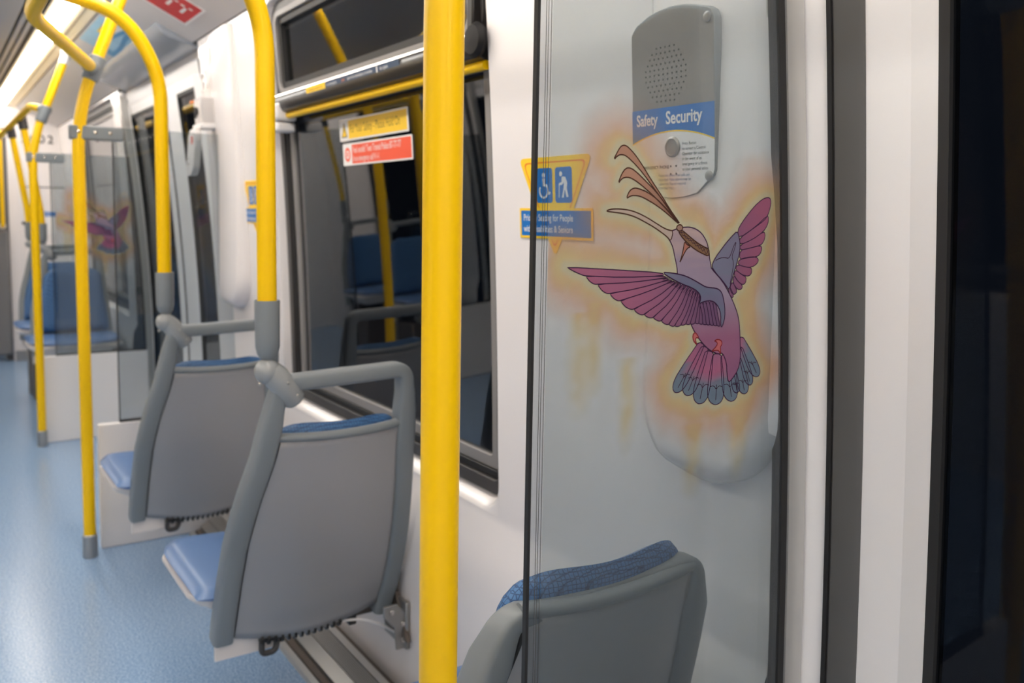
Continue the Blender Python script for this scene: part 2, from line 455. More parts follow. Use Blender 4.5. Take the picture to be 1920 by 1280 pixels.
# ---- doorways: pillar faces, seals, two leaves with tall windows
def doorway(nm, ya, yb, f1, f2, mir=False):
    """door leaves between jambs ya < yb; f1, f2 = width of the meeting stile of the leaf at ya, yb"""
    yc = (ya+yb)/2 if nm != 'door_2' else 4.60
    root = None
    for s, y0, fm in ((1, ya, f1), (-1, yb, f2)):
        Y = lambda v: y0+s*v
        half = abs(yc-y0)
        zt = 1.90
        lf = MB(); vstrip(lf, Xd, [(.008, Y(.045)), (.008, Y(.110)), (-.002, Y(.152)), (.03, Y(.152)), (.03, Y(.045))], 0.02, zt)
        vstrip(lf, Xd, [(-.002, Y(half-fm)), (.004, Y(half-.008)), (.03, Y(half-.008)), (.03, Y(half-fm))], 0.02, zt)
        vstrip(lf, Xd, [(.0, Y(.150)), (.0, Y(half-fm+.002)), (.03, Y(half-fm+.002)), (.03, Y(.150))], 1.845, zt, 2)
        vstrip(lf, Xd, [(.0, Y(.150)), (.0, Y(half-fm+.002)), (.03, Y(half-fm+.002)), (.03, Y(.150))], .02, .28, 3)
        if root is None:
            root = lf.build(nm, 'white', angle=7); struct(root); leaf = root
        else: leaf = lf.build('door_leaf', 'white', root, angle=7)
        g = MB(); vstrip(g, Xd, [(.0, Y(0)), (-.004, Y(.006)), (.0, Y(.040)), (.006, Y(.046)), (.03, Y(.046)), (.03, Y(0))], 0.0, 1.95)
        g.build('edge_seal', 'seal', leaf)
        g = MB(); vstrip(g, Xd, [(-.006, Y(-.004)), (-.006, Y(.003)), (.03, Y(.003)), (.03, Y(-.004))], 0.0, 1.95); g.build('seal_lip', 'rubber', leaf)
        g = MB()
        for v0, v1 in ((.152, .166), (half-fm-.014, half-fm)): vstrip(g, Xd, [(-.003, Y(v0)), (-.003, Y(v1)), (.02, Y(v1)), (.02, Y(v0))], .27, 1.85)
        for za, zb in ((.27, .285), (1.832, 1.85)): vstrip(g, Xd, [(-.003, Y(.152)), (-.003, Y(half-fm)), (.02, Y(half-fm)), (.02, Y(.152))], za, zb, 1)
        g.build('window_gasket', 'rubber', leaf)
        g = vstrip(MB(), Xd, [(.005, Y(.16)), (.005, Y(half-fm-.006)), (.010, Y(half-fm-.006)), (.010, Y(.16))], .28, 1.84, 20)
        g.build('door_window', 'doorglass', leaf)
        g = MB(); vstrip(g, Xd, [(.0, Y(half-.008)), (.0, Y(half)), (.03, Y(half)), (.03, Y(half-.008))], 0.02, zt); g.build('meeting_seal', 'slot', leaf)
        # pillar face between the wall and the seal
        p = MB(); vstrip(p, Xd, [(-.008, Y(-.049)), (.0, Y(0)), (.03, Y(0)), (.03, Y(-.07)), (-.012, Y(-.07))], 0, 2.0)
        p.build('pillar_face', 'white', root)
    g = MB(); vstrip(g, lambda z: .995+.3*(1.9-z)*.1, [(0, ya-.02), (0, yb+.02), (.06, yb+.02), (.06, ya-.02)], 1.885, 2.02, 2)
    g.build('lintel', 'frame' if False else 'cove', root)
    g = MB(); g.box(Xd(0)-.07, Xd(0)+.03, ya, yb, 0.0, .012); g.build('door_sill', 'alu', root)
    if mir: mirror(root)
    return root
doorway('door_1', -.76, .757, .12, .12)
doorway('door_2', 3.84, 5.575, .29, .11)
doorway('door_3', -.76, .757, .12, .12, True)
doorway('door_4', 3.84, 5.575, .12, .12, True)

# header cover over the doorway: glossy blue-grey box under the cove
def header(nm, y0, y1):
    pts = [(.80, 2.10), (.826, 2.046), (.86, 2.026), (.955, 2.002), (.972, 1.998), (.999, 2.0), (.999, 2.06), (.95, 2.08)]
    rings = []
    for y, k in ((y0, 0), (y1-.25, 0), (y1-.12, .12), (y1-.04, .4), (y1, .8)):
        rings.append([(x, y, z+k*max(0, (2.10-.5*(x-.80))-z)*.9) for x, z in pts])
    return MB().loft(rings).build(nm, 'header', bevel=.006)
a, b_ = both(struct(header('trim_40', 3.86, 5.6))); b_.name = 'trim_41'
a, b_ = both(struct(header('trim_42', -.80, .80))); b_.name = 'trim_43'

# raised pilaster covers with a rounded lower end (beside each doorway)
def pilaster(nm, yc, hw, zb, mir=False):
    rings = []
    for i in range(26):
        z = zb + (.13*(1-math.cos(math.pi/2*i/10)) if i <= 10 else .13+(2.0-zb-.13)*(i-10)/15)
        k = min(1., (z-zb)/.13); h = max(.002, hw*math.sqrt(max(0, 1-(1-k)**2)))
        off = -.016-.042*max(0, min(1, (1.62-z)/.7)); off *= min(1, .35+.65*min(1, (z-zb)/.03))
        e = min(.032, h*.5)
        rings.append([(W(z)+.01, yc-h-.004, z), (W(z)+off*.5, yc-h, z), (W(z)+off*.9, yc-h+e*.4, z), (W(z)+off, yc-h+e, z), (W(z)+off, yc+h-e, z),
                      (W(z)+off*.9, yc+h-e*.4, z), (W(z)+off*.5, yc+h, z), (W(z)+.01, yc+h+.004, z)])
    o = MB().loft(rings).build(nm, 'wall', angle=60); struct(o)
    if mir: mirror(o)
    return o
pilaster('trim_50', .935, .130, .890)
pilaster('trim_51', 3.47, .155, .925)
pilaster('trim_52', .935, .130, .890, True)
pilaster('trim_53', 3.47, .155, .925, True)

# ---- end walls
def end_wall():
    b = MB(); b.box(.567, 1.05, YE, YE+.06, 0, 2.24); b.box(2*XC-1.05, 2*XC-.567, YE, YE+.06, 0, 2.24); b.box(2*XC-.567, .567, YE, YE+.06, 1.98, 2.24)
    r = struct(b.build('wall_end', 'wall'))
    MB().box(.69, 1.0, YE-.004, YE, 1.492, 1.499).build('panel_seam', 'slot', r)
    MB().box(.655, .662, YE-.012, YE, .1, 2.0).build('edge_trim', 'white', r, .003)
    MB().lathe([(.001, -.004), (.012, -.003), (.014, .003)], (.672, YE-.012, 1.186), 'y').build('screw', 'slot', r)
    MB().box(.58, 1.0, YE-.02, YE, 0, .09).build('kick_plate', 'steel', r)
    return r
end_wall()
struct(box('wall_back', 'wall', (2*XC-1.05, 1.05, YB-.06, YB, 0, 2.24)))
def gangway():
    b = MB(); n_ = 14
    for s in (1, -1):
        xx = XC+s*(.567-XC)
        rings = []
        for i in range(n_*2+1):
            y_ = YE+.06+i*.035; dx = (.0 if i % 2 else -.045)*s
            rings.append([(xx+dx, y_, 0), (xx+dx, y_, 2.0), (xx+.06*s, y_, 2.0), (xx+.06*s, y_, 0)])
        b.loft(rings)
    r = struct(b.build('wall_gangway', 'bellows', angle=20))
    MB().box(2*XC-.5, .5, YE+1.05, YE+1.09, 0, 2.1).build('gangway_end', 'seal', r)
    MB().box(2*XC-.5, .5, YE+.06, YE+1.05, 2.0, 2.05).build('gangway_roof', 'cove', r)
    MB().box(.44, .560, YE-.05, YE+.04, .06, 1.12).build('bellows_cover', 'bellows', r, .02)
    return r
gangway()
BIRD_SHAPES = [
 ('tail_feather', [(0.1332,1.1412),(0.1378,1.1324),(0.1437,1.1206),(0.1501,1.1088),(0.156,1.0988),(0.1619,1.0914),(0.1673,1.0872),(0.172,1.0852),(0.1774,1.0847),(0.1808,1.0871),(0.1819,1.0904),(0.181,1.0957),(0.1766,1.1035),(0.1691,1.1132),(0.1599,1.1244),(0.1502,1.1354),(0.1432,1.1436)]),
 ('tail_feather', [(0.1342,1.1281),(0.1367,1.1199),(0.1399,1.1089),(0.1436,1.0979),(0.147,1.0886),(0.1509,1.0815),(0.1548,1.0773),(0.1584,1.075),(0.1628,1.074),(0.1659,1.0757),(0.1674,1.0785),(0.1674,1.0831),(0.1649,1.0903),(0.1601,1.0996),(0.154,1.1105),(0.1476,1.1212),(0.1429,1.1291)]),
 ('tail_feather', [(0.1295,1.1148),(0.1308,1.107),(0.1322,1.0965),(0.1342,1.086),(0.1364,1.0771),(0.1394,1.0702),(0.1431,1.0661),(0.1469,1.0638),(0.1519,1.0626),(0.156,1.0641),(0.1582,1.0666),(0.1592,1.0709),(0.1578,1.0778),(0.1541,1.0868),(0.1493,1.0973),(0.1439,1.1076),(0.1401,1.1154)]),
 ('tail_feather', [(0.1218,1.104),(0.1224,1.0983),(0.123,1.0906),(0.124,1.0829),(0.1252,1.0764),(0.1271,1.0714),(0.1296,1.0683),(0.1321,1.0666),(0.1356,1.0656),(0.1385,1.0666),(0.1402,1.0683),(0.1411,1.0714),(0.1404,1.0765),(0.1381,1.083),(0.1351,1.0907),(0.1318,1.0984),(0.1293,1.1041)]),
 ('tail_feather', [(0.1007,1.1208),(0.1018,1.1109),(0.1029,1.0977),(0.1048,1.0845),(0.1069,1.0732),(0.1105,1.0646),(0.1152,1.0593),(0.12,1.0563),(0.1266,1.0547),(0.1322,1.0564),(0.1355,1.0595),(0.1371,1.0649),(0.1358,1.0737),(0.1315,1.0851),(0.1258,1.0983),(0.1194,1.1115),(0.1149,1.1213)]),
 ('tail_feather', [(0.0579,1.142),(0.0496,1.1332),(0.0384,1.1217),(0.0278,1.1101),(0.0193,1.1001),(0.0143,1.0918),(0.013,1.0858),(0.0139,1.0817),(0.0172,1.078),(0.0227,1.0773),(0.0278,1.0786),(0.0338,1.0823),(0.0406,1.0899),(0.0478,1.1007),(0.0557,1.1137),(0.0631,1.1271),(0.0689,1.1371)]),
 ('tail_feather', [(0.0637,1.1366),(0.0573,1.1277),(0.0485,1.116),(0.0405,1.1042),(0.0342,1.094),(0.0311,1.0856),(0.0313,1.0796),(0.0335,1.0755),(0.038,1.0719),(0.0442,1.0714),(0.0493,1.0728),(0.0547,1.0767),(0.06,1.0844),(0.0646,1.0954),(0.0694,1.1086),(0.0736,1.122),(0.0769,1.132)]),
 ('tail_feather', [(0.0712,1.1296),(0.067,1.1195),(0.061,1.1062),(0.0557,1.0927),(0.0519,1.0811),(0.0509,1.0718),(0.0528,1.0655),(0.0561,1.0613),(0.0619,1.058),(0.0686,1.0582),(0.0735,1.0603),(0.0781,1.0651),(0.0815,1.0739),(0.0834,1.0862),(0.0848,1.1007),(0.0855,1.1154),(0.0862,1.1264)]),
 ('tail_feather', [(0.0853,1.1239),(0.0834,1.1137),(0.0806,1.1002),(0.0786,1.0866),(0.0775,1.075),(0.0788,1.0658),(0.0824,1.0598),(0.0869,1.0561),(0.0938,1.0534),(0.1006,1.0543),(0.1052,1.0568),(0.1088,1.062),(0.1101,1.071),(0.1088,1.0831),(0.1066,1.0973),(0.1035,1.1116),(0.1015,1.1223)]),
 ('claw', [(0.0468,1.1534),(0.0502,1.1547),(0.0534,1.1524),(0.0577,1.1471),(0.051,1.1479),(0.0519,1.1422),(0.0547,1.1378),(0.0487,1.1424),(0.0458,1.1482)]),
 ('body', [(0.0027,1.288),(0.0092,1.2898),(0.0147,1.292),(0.0213,1.2922),(0.0332,1.2928),(0.0454,1.29),(0.0555,1.2846),(0.0634,1.2762),(0.0675,1.2689),(0.0697,1.2601),(0.0723,1.2496),(0.0753,1.2416),(0.0752,1.2389),(0.0978,1.2215),(0.1126,1.2038),(0.1248,1.186),(0.1328,1.1701),(0.1362,1.1523),(0.1382,1.1345),(0.1401,1.1127),(0.1359,1.0973),(0.1252,1.0864),(0.1177,1.0812),(0.114,1.0952),(0.1127,1.109),(0.104,1.1242),(0.0967,1.1223),(0.0814,1.1278),(0.0703,1.1349),(0.0591,1.1445),(0.0493,1.1555),(0.0423,1.1653),(0.0253,1.1958),(0.0158,1.2236),(0.0138,1.2337),(0.0141,1.2332),(0.0129,1.2418),(0.0083,1.2546),(0.005,1.2657),(0.0001,1.2738),(-0.0038,1.2775),(-0.0052,1.2843)]),
 ('claw', [(0.086,1.1415),(0.0941,1.1432),(0.1008,1.1405),(0.1022,1.136),(0.0988,1.1323),(0.1,1.127),(0.0997,1.1224),(0.0964,1.1273),(0.0909,1.1285),(0.0814,1.1272),(0.0888,1.1317),(0.0934,1.1366),(0.091,1.14)]),
 ('beak', [(-0.1081,1.3107),(-0.1019,1.3125),(-0.0957,1.3133),(-0.083,1.3134),(-0.0701,1.3122),(-0.0569,1.3092),(-0.0412,1.3036),(-0.0252,1.2965),(-0.0136,1.2913),(-0.0043,1.2885),(0.0039,1.2877),(0.0006,1.2742),(-0.0062,1.2801),(-0.0156,1.2851),(-0.0295,1.2921),(-0.0432,1.2976),(-0.0567,1.3028),(-0.0677,1.3059),(-0.0806,1.3081),(-0.0934,1.3092),(-0.1018,1.3097)]),
 ('wing_feather', [(0.1127,1.2131),(0.1191,1.2038),(0.1205,1.198),(0.1141,1.2),(0.1099,1.2087)]),
 ('wing_feather', [(0.1175,1.2202),(0.1239,1.2113),(0.1273,1.2068),(0.1226,1.2019),(0.1153,1.2054),(0.1127,1.2131)]),
 ('wing_feather', [(0.1196,1.2291),(0.1281,1.2199),(0.1375,1.2145),(0.1362,1.2091),(0.1283,1.2086),(0.1177,1.2184)]),
 ('wing_feather', [(0.1218,1.2363),(0.1355,1.2288),(0.1442,1.2257),(0.1437,1.2177),(0.1369,1.2149),(0.1259,1.2214),(0.1196,1.2291)]),
 ('wing_feather', [(0.1256,1.2431),(0.1423,1.2392),(0.1542,1.2383),(0.1552,1.2311),(0.149,1.2263),(0.1355,1.2288),(0.1218,1.2363)]),
 ('wing_feather', [(0.1289,1.2496),(0.1447,1.2527),(0.1622,1.2532),(0.1682,1.2487),(0.1648,1.2433),(0.1542,1.2387),(0.1423,1.2392),(0.1256,1.2431)]),
 ('wing_feather', [(0.1297,1.2622),(0.1466,1.2647),(0.1707,1.2689),(0.1741,1.264),(0.1705,1.2566),(0.1622,1.2528),(0.1447,1.2519),(0.1289,1.2496)]),
 ('wing_feather', [(0.1287,1.2694),(0.1539,1.2768),(0.1758,1.2881),(0.1794,1.2833),(0.1775,1.275),(0.1708,1.2686),(0.1466,1.2647),(0.1297,1.2622)]),
 ('wing_feather', [(0.1266,1.2784),(0.1582,1.2938),(0.1823,1.3105),(0.1848,1.3054),(0.1832,1.2971),(0.1755,1.2879),(0.1539,1.2768),(0.1287,1.2694)]),
 ('wing_feather', [(0.1225,1.2884),(0.1323,1.3011),(0.1435,1.312),(0.1562,1.3231),(0.1693,1.3316),(0.18,1.3348),(0.1862,1.3335),(0.1886,1.3275),(0.1855,1.3164),(0.1823,1.31),(0.1767,1.3035),(0.1582,1.2938),(0.1271,1.2781)]),
 ('wing_covert', [(0.0753,1.2416),(0.0822,1.253),(0.0918,1.2626),(0.1015,1.272),(0.1113,1.2804),(0.1225,1.2884),(0.1265,1.2795),(0.1293,1.2687),(0.128,1.2561),(0.1248,1.2471),(0.1208,1.2363),(0.116,1.2238),(0.1109,1.2086),(0.1048,1.2151),(0.0967,1.2225),(0.0847,1.2317)]),
 ('wing_feather', [(-0.0127,1.2348),(-0.0961,1.2403),(-0.1657,1.2445),(-0.1602,1.2419),(-0.1531,1.2387),(-0.1443,1.2355),(-0.1391,1.234),(-0.1364,1.2336),(-0.0776,1.2302),(-0.0089,1.2307)]),
 ('wing_feather', [(-0.0089,1.2307),(-0.0776,1.2302),(-0.1364,1.2336),(-0.1338,1.2304),(-0.1302,1.2268),(-0.1245,1.2238),(-0.1205,1.223),(-0.1181,1.2233),(-0.0658,1.2236),(-0.0051,1.2281)]),
 ('wing_feather', [(-0.0051,1.2281),(-0.0658,1.2236),(-0.1181,1.2233),(-0.1154,1.2197),(-0.1115,1.2157),(-0.1055,1.2122),(-0.1011,1.2112),(-0.0984,1.2114),(-0.0538,1.2157),(-0.0,1.2258)]),
 ('wing_feather', [(-0.0,1.2258),(-0.0538,1.2157),(-0.0984,1.2114),(-0.0959,1.2084),(-0.0924,1.2052),(-0.0871,1.2025),(-0.0833,1.2018),(-0.0811,1.2021),(-0.0371,1.2111),(0.0063,1.2238)]),
 ('wing_feather', [(0.0063,1.2238),(-0.0371,1.2111),(-0.0811,1.2021),(-0.0779,1.1984),(-0.0734,1.1944),(-0.0667,1.1911),(-0.062,1.1903),(-0.0591,1.1906),(-0.0199,1.2039),(0.0114,1.2222)]),
 ('wing_feather', [(0.0114,1.2222),(-0.0199,1.2039),(-0.0591,1.1906),(-0.0564,1.188),(-0.0527,1.1853),(-0.0475,1.1831),(-0.0439,1.1827),(-0.0418,1.1831),(-0.0074,1.1998),(0.0165,1.2208)]),
 ('wing_feather', [(0.0165,1.2208),(-0.0074,1.1998),(-0.0418,1.1831),(-0.039,1.1812),(-0.0354,1.1793),(-0.0306,1.1781),(-0.0276,1.1782),(-0.026,1.1787),(0.0026,1.1967),(0.0221,1.2192)]),
 ('wing_feather', [(0.0221,1.2192),(0.0026,1.1967),(-0.026,1.1787),(-0.0237,1.1768),(-0.0205,1.1749),(-0.0163,1.1734),(-0.0135,1.1733),(-0.0119,1.1737),(0.0115,1.193),(0.028,1.2176)]),
 ('wing_feather', [(0.028,1.2176),(0.0115,1.193),(-0.0119,1.1737),(-0.0097,1.1718),(-0.0068,1.1698),(-0.0028,1.1683),(-0.0001,1.1681),(0.0015,1.1684),(0.0206,1.1886),(0.0345,1.2157)]),
 ('wing_feather', [(0.0345,1.2157),(0.0206,1.1886),(0.0015,1.1684),(0.0033,1.1672),(0.0056,1.166),(0.0087,1.1653),(0.0106,1.1653),(0.0116,1.1657),(0.0272,1.1846),(0.0393,1.2141)]),
 ('wing_feather', [(0.0393,1.2141),(0.0272,1.1846),(0.0116,1.1657),(0.0141,1.165),(0.0171,1.1646),(0.0205,1.1649),(0.0222,1.1656),(0.023,1.1663),(0.0349,1.1839),(0.0445,1.2121)]),
 ('wing_feather', [(0.0445,1.2121),(0.0349,1.1839),(0.023,1.1663),(0.025,1.1659),(0.0274,1.1657),(0.03,1.1661),(0.0314,1.1667),(0.0319,1.1673),(0.0406,1.184),(0.0491,1.2101)]),
 ('wing_feather', [(0.0491,1.2101),(0.0406,1.184),(0.0319,1.1673),(0.0334,1.1667),(0.0354,1.1662),(0.0377,1.166),(0.039,1.1663),(0.0396,1.1667),(0.0465,1.1837),(0.0526,1.2077)]),
 ('wing_feather', [(0.0526,1.2077),(0.0465,1.1837),(0.0396,1.1667),(0.0417,1.1663),(0.0441,1.1661),(0.0468,1.1665),(0.0482,1.1671),(0.0487,1.1677),(0.0526,1.1835),(0.0559,1.2048)]),
 ('wing_feather', [(0.0559,1.2048),(0.0526,1.1835),(0.0487,1.1677),(0.0501,1.1671),(0.0518,1.1665),(0.0539,1.1663),(0.0552,1.1665),(0.0558,1.1668),(0.0571,1.1814),(0.0567,1.1998)]),
 ('wing_feather', [(0.0567,1.1998),(0.0571,1.1814),(0.0558,1.1668),(0.0572,1.1661),(0.059,1.1654),(0.0613,1.1651),(0.0626,1.1653),(0.0633,1.1656),(0.0614,1.1802),(0.0554,1.1936)]),
 ('wing_feather', [(0.0554,1.1936),(0.0614,1.1802),(0.0633,1.1656),(0.0645,1.165),(0.0661,1.1644),(0.0682,1.1641),(0.0694,1.1642),(0.07,1.1645),(0.0668,1.179),(0.0617,1.1947)]),
 ('wing_feather', [(0.0617,1.1947),(0.0668,1.179),(0.07,1.1645),(0.0713,1.164),(0.073,1.1635),(0.075,1.1634),(0.0761,1.1636),(0.0767,1.164),(0.0732,1.1787),(0.0675,1.1956)]),
 ('wing_feather', [(0.0675,1.1956),(0.0732,1.1787),(0.0767,1.164),(0.078,1.1634),(0.0796,1.1628),(0.0817,1.1625),(0.0829,1.1627),(0.0835,1.163),(0.0791,1.1785),(0.0736,1.1961)]),
 ('wing_feather', [(0.0736,1.1961),(0.0791,1.1785),(0.0835,1.163),(0.0848,1.1624),(0.0864,1.1618),(0.0885,1.1616),(0.0897,1.1618),(0.0903,1.1621),(0.0851,1.1772),(0.0803,1.1943)]),
 ('wing_feather', [(0.0803,1.1943),(0.0851,1.1772),(0.0903,1.1621),(0.0915,1.1615),(0.0929,1.161),(0.0947,1.1608),(0.0958,1.1609),(0.0963,1.1612),(0.0911,1.176),(0.0873,1.191)]),
 ('wing_covert', [(-0.0135,1.2351),(-0.0017,1.2347),(0.0134,1.2328),(0.0287,1.2297),(0.0444,1.2238),(0.0578,1.2178),(0.0659,1.2144),(0.0739,1.2132),(0.0847,1.2123),(0.0924,1.2098),(0.0973,1.2053),(0.1005,1.1985),(0.1039,1.1869),(0.105,1.1734),(0.1023,1.163),(0.0987,1.1583),(0.0972,1.1652),(0.0971,1.1757),(0.093,1.1854),(0.0858,1.1924),(0.0776,1.1956),(0.0709,1.196),(0.0617,1.1947),(0.0544,1.1924),(0.0576,1.1973),(0.057,1.2035),(0.0504,1.2097),(0.0371,1.2153),(0.0242,1.2188),(0.0062,1.2257)]),
 ('head_plume', [(-0.0766,1.3259),(-0.0721,1.3354),(-0.0647,1.3395),(-0.056,1.3387),(-0.0426,1.335),(-0.0266,1.3273),(-0.0125,1.3176),(0.0018,1.3069),(0.0135,1.2972),(0.0116,1.2972),(-0.0076,1.3091),(-0.0239,1.3179),(-0.04,1.3249),(-0.0534,1.3295),(-0.0643,1.3306),(-0.0708,1.3291)]),
 ('head_plume', [(-0.0905,1.3431),(-0.0856,1.3547),(-0.0785,1.363),(-0.07,1.3631),(-0.0589,1.3572),(-0.0454,1.348),(-0.0293,1.3371),(-0.0128,1.3226),(0.0053,1.3059),(0.014,1.2974),(0.0121,1.2974),(-0.0005,1.3075),(-0.0173,1.3205),(-0.0359,1.3333),(-0.054,1.3441),(-0.0673,1.3504),(-0.076,1.3521),(-0.0844,1.3503)]),
 ('head_plume', [(-0.0985,1.3712),(-0.093,1.381),(-0.088,1.3879),(-0.0828,1.39),(-0.0764,1.3883),(-0.0642,1.3794),(-0.0505,1.3656),(-0.0366,1.3499),(-0.0177,1.3308),(-0.0032,1.3145),(0.0144,1.2976),(0.0128,1.2976),(-0.0031,1.3125),(-0.0199,1.3288),(-0.0363,1.3442),(-0.0502,1.3572),(-0.0637,1.3679),(-0.078,1.3771),(-0.0855,1.3787),(-0.0918,1.3771)]),
 ('headband', [(0.0144,1.2881),(0.0191,1.2888),(0.0314,1.2814),(0.0464,1.2728),(0.0589,1.2675),(0.0695,1.2643),(0.0713,1.2538),(0.0519,1.2603),(0.037,1.2673),(0.0221,1.2772),(0.0134,1.2857)]),
 ('knob', [(0.0202,1.2915),(0.0197,1.2898),(0.0183,1.2883),(0.0161,1.2875),(0.0137,1.2875),(0.0115,1.2883),(0.0099,1.2897),(0.0093,1.2914),(0.0098,1.2932),(0.0112,1.2946),(0.0133,1.2954),(0.0157,1.2955),(0.018,1.2947),(0.0195,1.2933)]),
 ('eye_mark', [(0.0241,1.2745),(0.0284,1.2704),(0.036,1.2674),(0.0298,1.2656),(0.0242,1.2587),(0.0198,1.2511),(0.0165,1.2465),(0.0197,1.2536),(0.0227,1.2647)]),
]
BIRD_LINES = [
 (0.8, [(0.1615,1.1081),(0.1734,1.0906)]),
 (0.7, [(0.1544,1.1065),(0.1591,1.1072),(0.1655,1.1023),(0.1655,1.1067),(0.1718,1.1051)]),
 (0.8, [(0.153,1.096),(0.1603,1.0795)]),
 (0.7, [(0.1469,1.0944),(0.1509,1.0952),(0.1554,1.0905),(0.1561,1.0947),(0.1611,1.0932)]),
 (0.8, [(0.145,1.0838),(0.1501,1.0679)]),
 (0.7, [(0.1374,1.0824),(0.1423,1.083),(0.1467,1.0785),(0.1484,1.0824),(0.1541,1.0809)]),
 (0.8, [(0.1316,1.0811),(0.1346,1.0695)]),
 (0.7, [(0.1261,1.0801),(0.1296,1.0805),(0.1326,1.0772),(0.1339,1.0801),(0.1378,1.079)]),
 (0.8, [(0.119,1.0814),(0.1247,1.0614)]),
 (0.7, [(0.1087,1.0798),(0.1153,1.0805),(0.1209,1.0748),(0.1235,1.0797),(0.131,1.0777)]),
 (0.8, [(0.0354,1.1023),(0.0217,1.084)]),
 (0.7, [(0.0246,1.1007),(0.0312,1.1014),(0.0308,1.0962),(0.0379,1.1008),(0.0427,1.0991)]),
 (0.8, [(0.0509,1.0967),(0.0412,1.0781)]),
 (0.7, [(0.0392,1.0952),(0.0464,1.0958),(0.0476,1.0905),(0.0541,1.0951),(0.06,1.0933)]),
 (0.8, [(0.0686,1.086),(0.0636,1.065)]),
 (0.7, [(0.0566,1.0842),(0.0641,1.085),(0.0669,1.079),(0.0725,1.0842),(0.0794,1.0821)]),
 (0.8, [(0.0936,1.0814),(0.0937,1.0604)]),
 (0.7, [(0.0813,1.0798),(0.0891,1.0804),(0.0936,1.0744),(0.0982,1.0796),(0.106,1.0774)]),
 (0.9, [(0.0824,1.2491),(0.0911,1.2522),(0.1,1.2528),(0.1079,1.2513),(0.1121,1.258),(0.116,1.2678),(0.1213,1.275),(0.1187,1.2651),(0.1134,1.2541),(0.1173,1.2463),(0.1166,1.2364),(0.1141,1.2257),(0.112,1.2167)]),
 (0.45, [(-0.0039,1.2292),(-0.0173,1.2277)]),
 (0.45, [(-0.0016,1.2287),(-0.0147,1.2268)]),
 (0.45, [(0.0007,1.228),(-0.0121,1.2259)]),
 (0.45, [(0.003,1.2273),(-0.0095,1.2248)]),
 (0.45, [(0.0054,1.2266),(-0.0069,1.2238)]),
 (0.45, [(0.0077,1.2258),(-0.0043,1.2226)]),
 (0.45, [(0.01,1.225),(-0.0017,1.2215)]),
 (0.45, [(0.0124,1.2241),(0.0009,1.2203)]),
 (0.45, [(0.0147,1.2232),(0.0036,1.2191)]),
 (0.45, [(0.0171,1.2223),(0.0062,1.2179)]),
 (0.45, [(0.0195,1.2214),(0.0089,1.2166)]),
 (0.45, [(0.0218,1.2205),(0.0116,1.2153)]),
 (0.45, [(0.0242,1.2195),(0.0142,1.214)]),
 (0.45, [(0.0266,1.2186),(0.0169,1.2127)]),
 (0.45, [(0.029,1.2176),(0.0196,1.2114)]),
 (0.45, [(0.0314,1.2166),(0.0223,1.21)]),
 (0.45, [(0.0338,1.2155),(0.025,1.2087)]),
 (0.45, [(0.0362,1.2145),(0.0277,1.2073)]),
 (0.45, [(0.0387,1.2135),(0.0305,1.2059)]),
 (0.45, [(0.0411,1.2124),(0.0332,1.2045)]),
 (0.45, [(0.0435,1.2113),(0.036,1.2031)]),
 (0.45, [(0.046,1.2102),(0.0387,1.2016)]),
 (0.45, [(0.0484,1.2091),(0.0415,1.2002)]),
 (0.45, [(0.0509,1.208),(0.0442,1.1987)]),
 (0.45, [(0.0533,1.2069),(0.047,1.1972)]),
 (0.45, [(0.0558,1.2058),(0.0498,1.1957)]),
 (0.6, [(0.0168,1.2888),(0.0196,1.2823)]),
 (0.6, [(0.0134,1.2857),(0.0225,1.2854)]),
 (0.6, [(0.0225,1.2854),(0.0258,1.2788)]),
 (0.6, [(0.0196,1.2823),(0.0284,1.2804)]),
 (0.6, [(0.0284,1.2804),(0.0321,1.2754)]),
 (0.6, [(0.0258,1.2788),(0.0342,1.2776)]),
 (0.6, [(0.0342,1.2776),(0.0385,1.2719)]),
 (0.6, [(0.0321,1.2754),(0.04,1.2749)]),
 (0.6, [(0.04,1.2749),(0.0448,1.2683)]),
 (0.6, [(0.0385,1.2719),(0.0459,1.2722)]),
 (0.6, [(0.0459,1.2722),(0.0513,1.2648)]),
 (0.6, [(0.0448,1.2683),(0.0517,1.2695)]),
 (0.6, [(0.0517,1.2695),(0.0577,1.2612)]),
 (0.6, [(0.0513,1.2648),(0.0577,1.2669)]),
 (0.6, [(0.0577,1.2669),(0.0643,1.2576)]),
 (0.6, [(0.0577,1.2612),(0.0635,1.2664)]),
 (0.6, [(0.0635,1.2664),(0.0708,1.254)]),
 (0.6, [(0.0643,1.2576),(0.0695,1.2638)]),
 (0.6, [(0.0647,1.2741),(0.069,1.2645)]),
]

# ================================================================== GLASS SCREENS
def set_pigment(o, fn):
    me = o.data; a = me.color_attributes.new('pigment', 'FLOAT_COLOR', 'POINT')
    buf = np.empty(len(me.vertices)*4, dtype=np.float32)
    for i, v in enumerate(me.vertices): buf[i*4:i*4+4] = fn(v.co)
    a.data.foreach_set('color', buf)
def lin(r, g, b): return np.array(srgb(r, g, b)[:3])
def vnoise(x, z, s, seed=0):
    """smooth value noise"""
    x = x*s+seed*17.3; z = z*s+seed*9.1
    xi, zi = math.floor(x), math.floor(z); fx, fz = x-xi, z-zi; fx = fx*fx*(3-2*fx); fz = fz*fz*(3-2*fz)
    h = lambda a, b: (math.sin(a*127.1+b*311.7+seed*74.7)*43758.5453) % 1
    return (h(xi, zi)*(1-fx)+h(xi+1, zi)*fx)*(1-fz) + (h(xi, zi+1)*(1-fx)+h(xi+1, zi+1)*fx)*fz
GX = lambda z: Xd(z)-.060-.78          # glass edge at the wall, in the screen's own frame
PINK, PURP, STEEL, PALE = lin(186, 116, 150), lin(140, 104, 138), lin(124, 140, 160), lin(208, 182, 180)
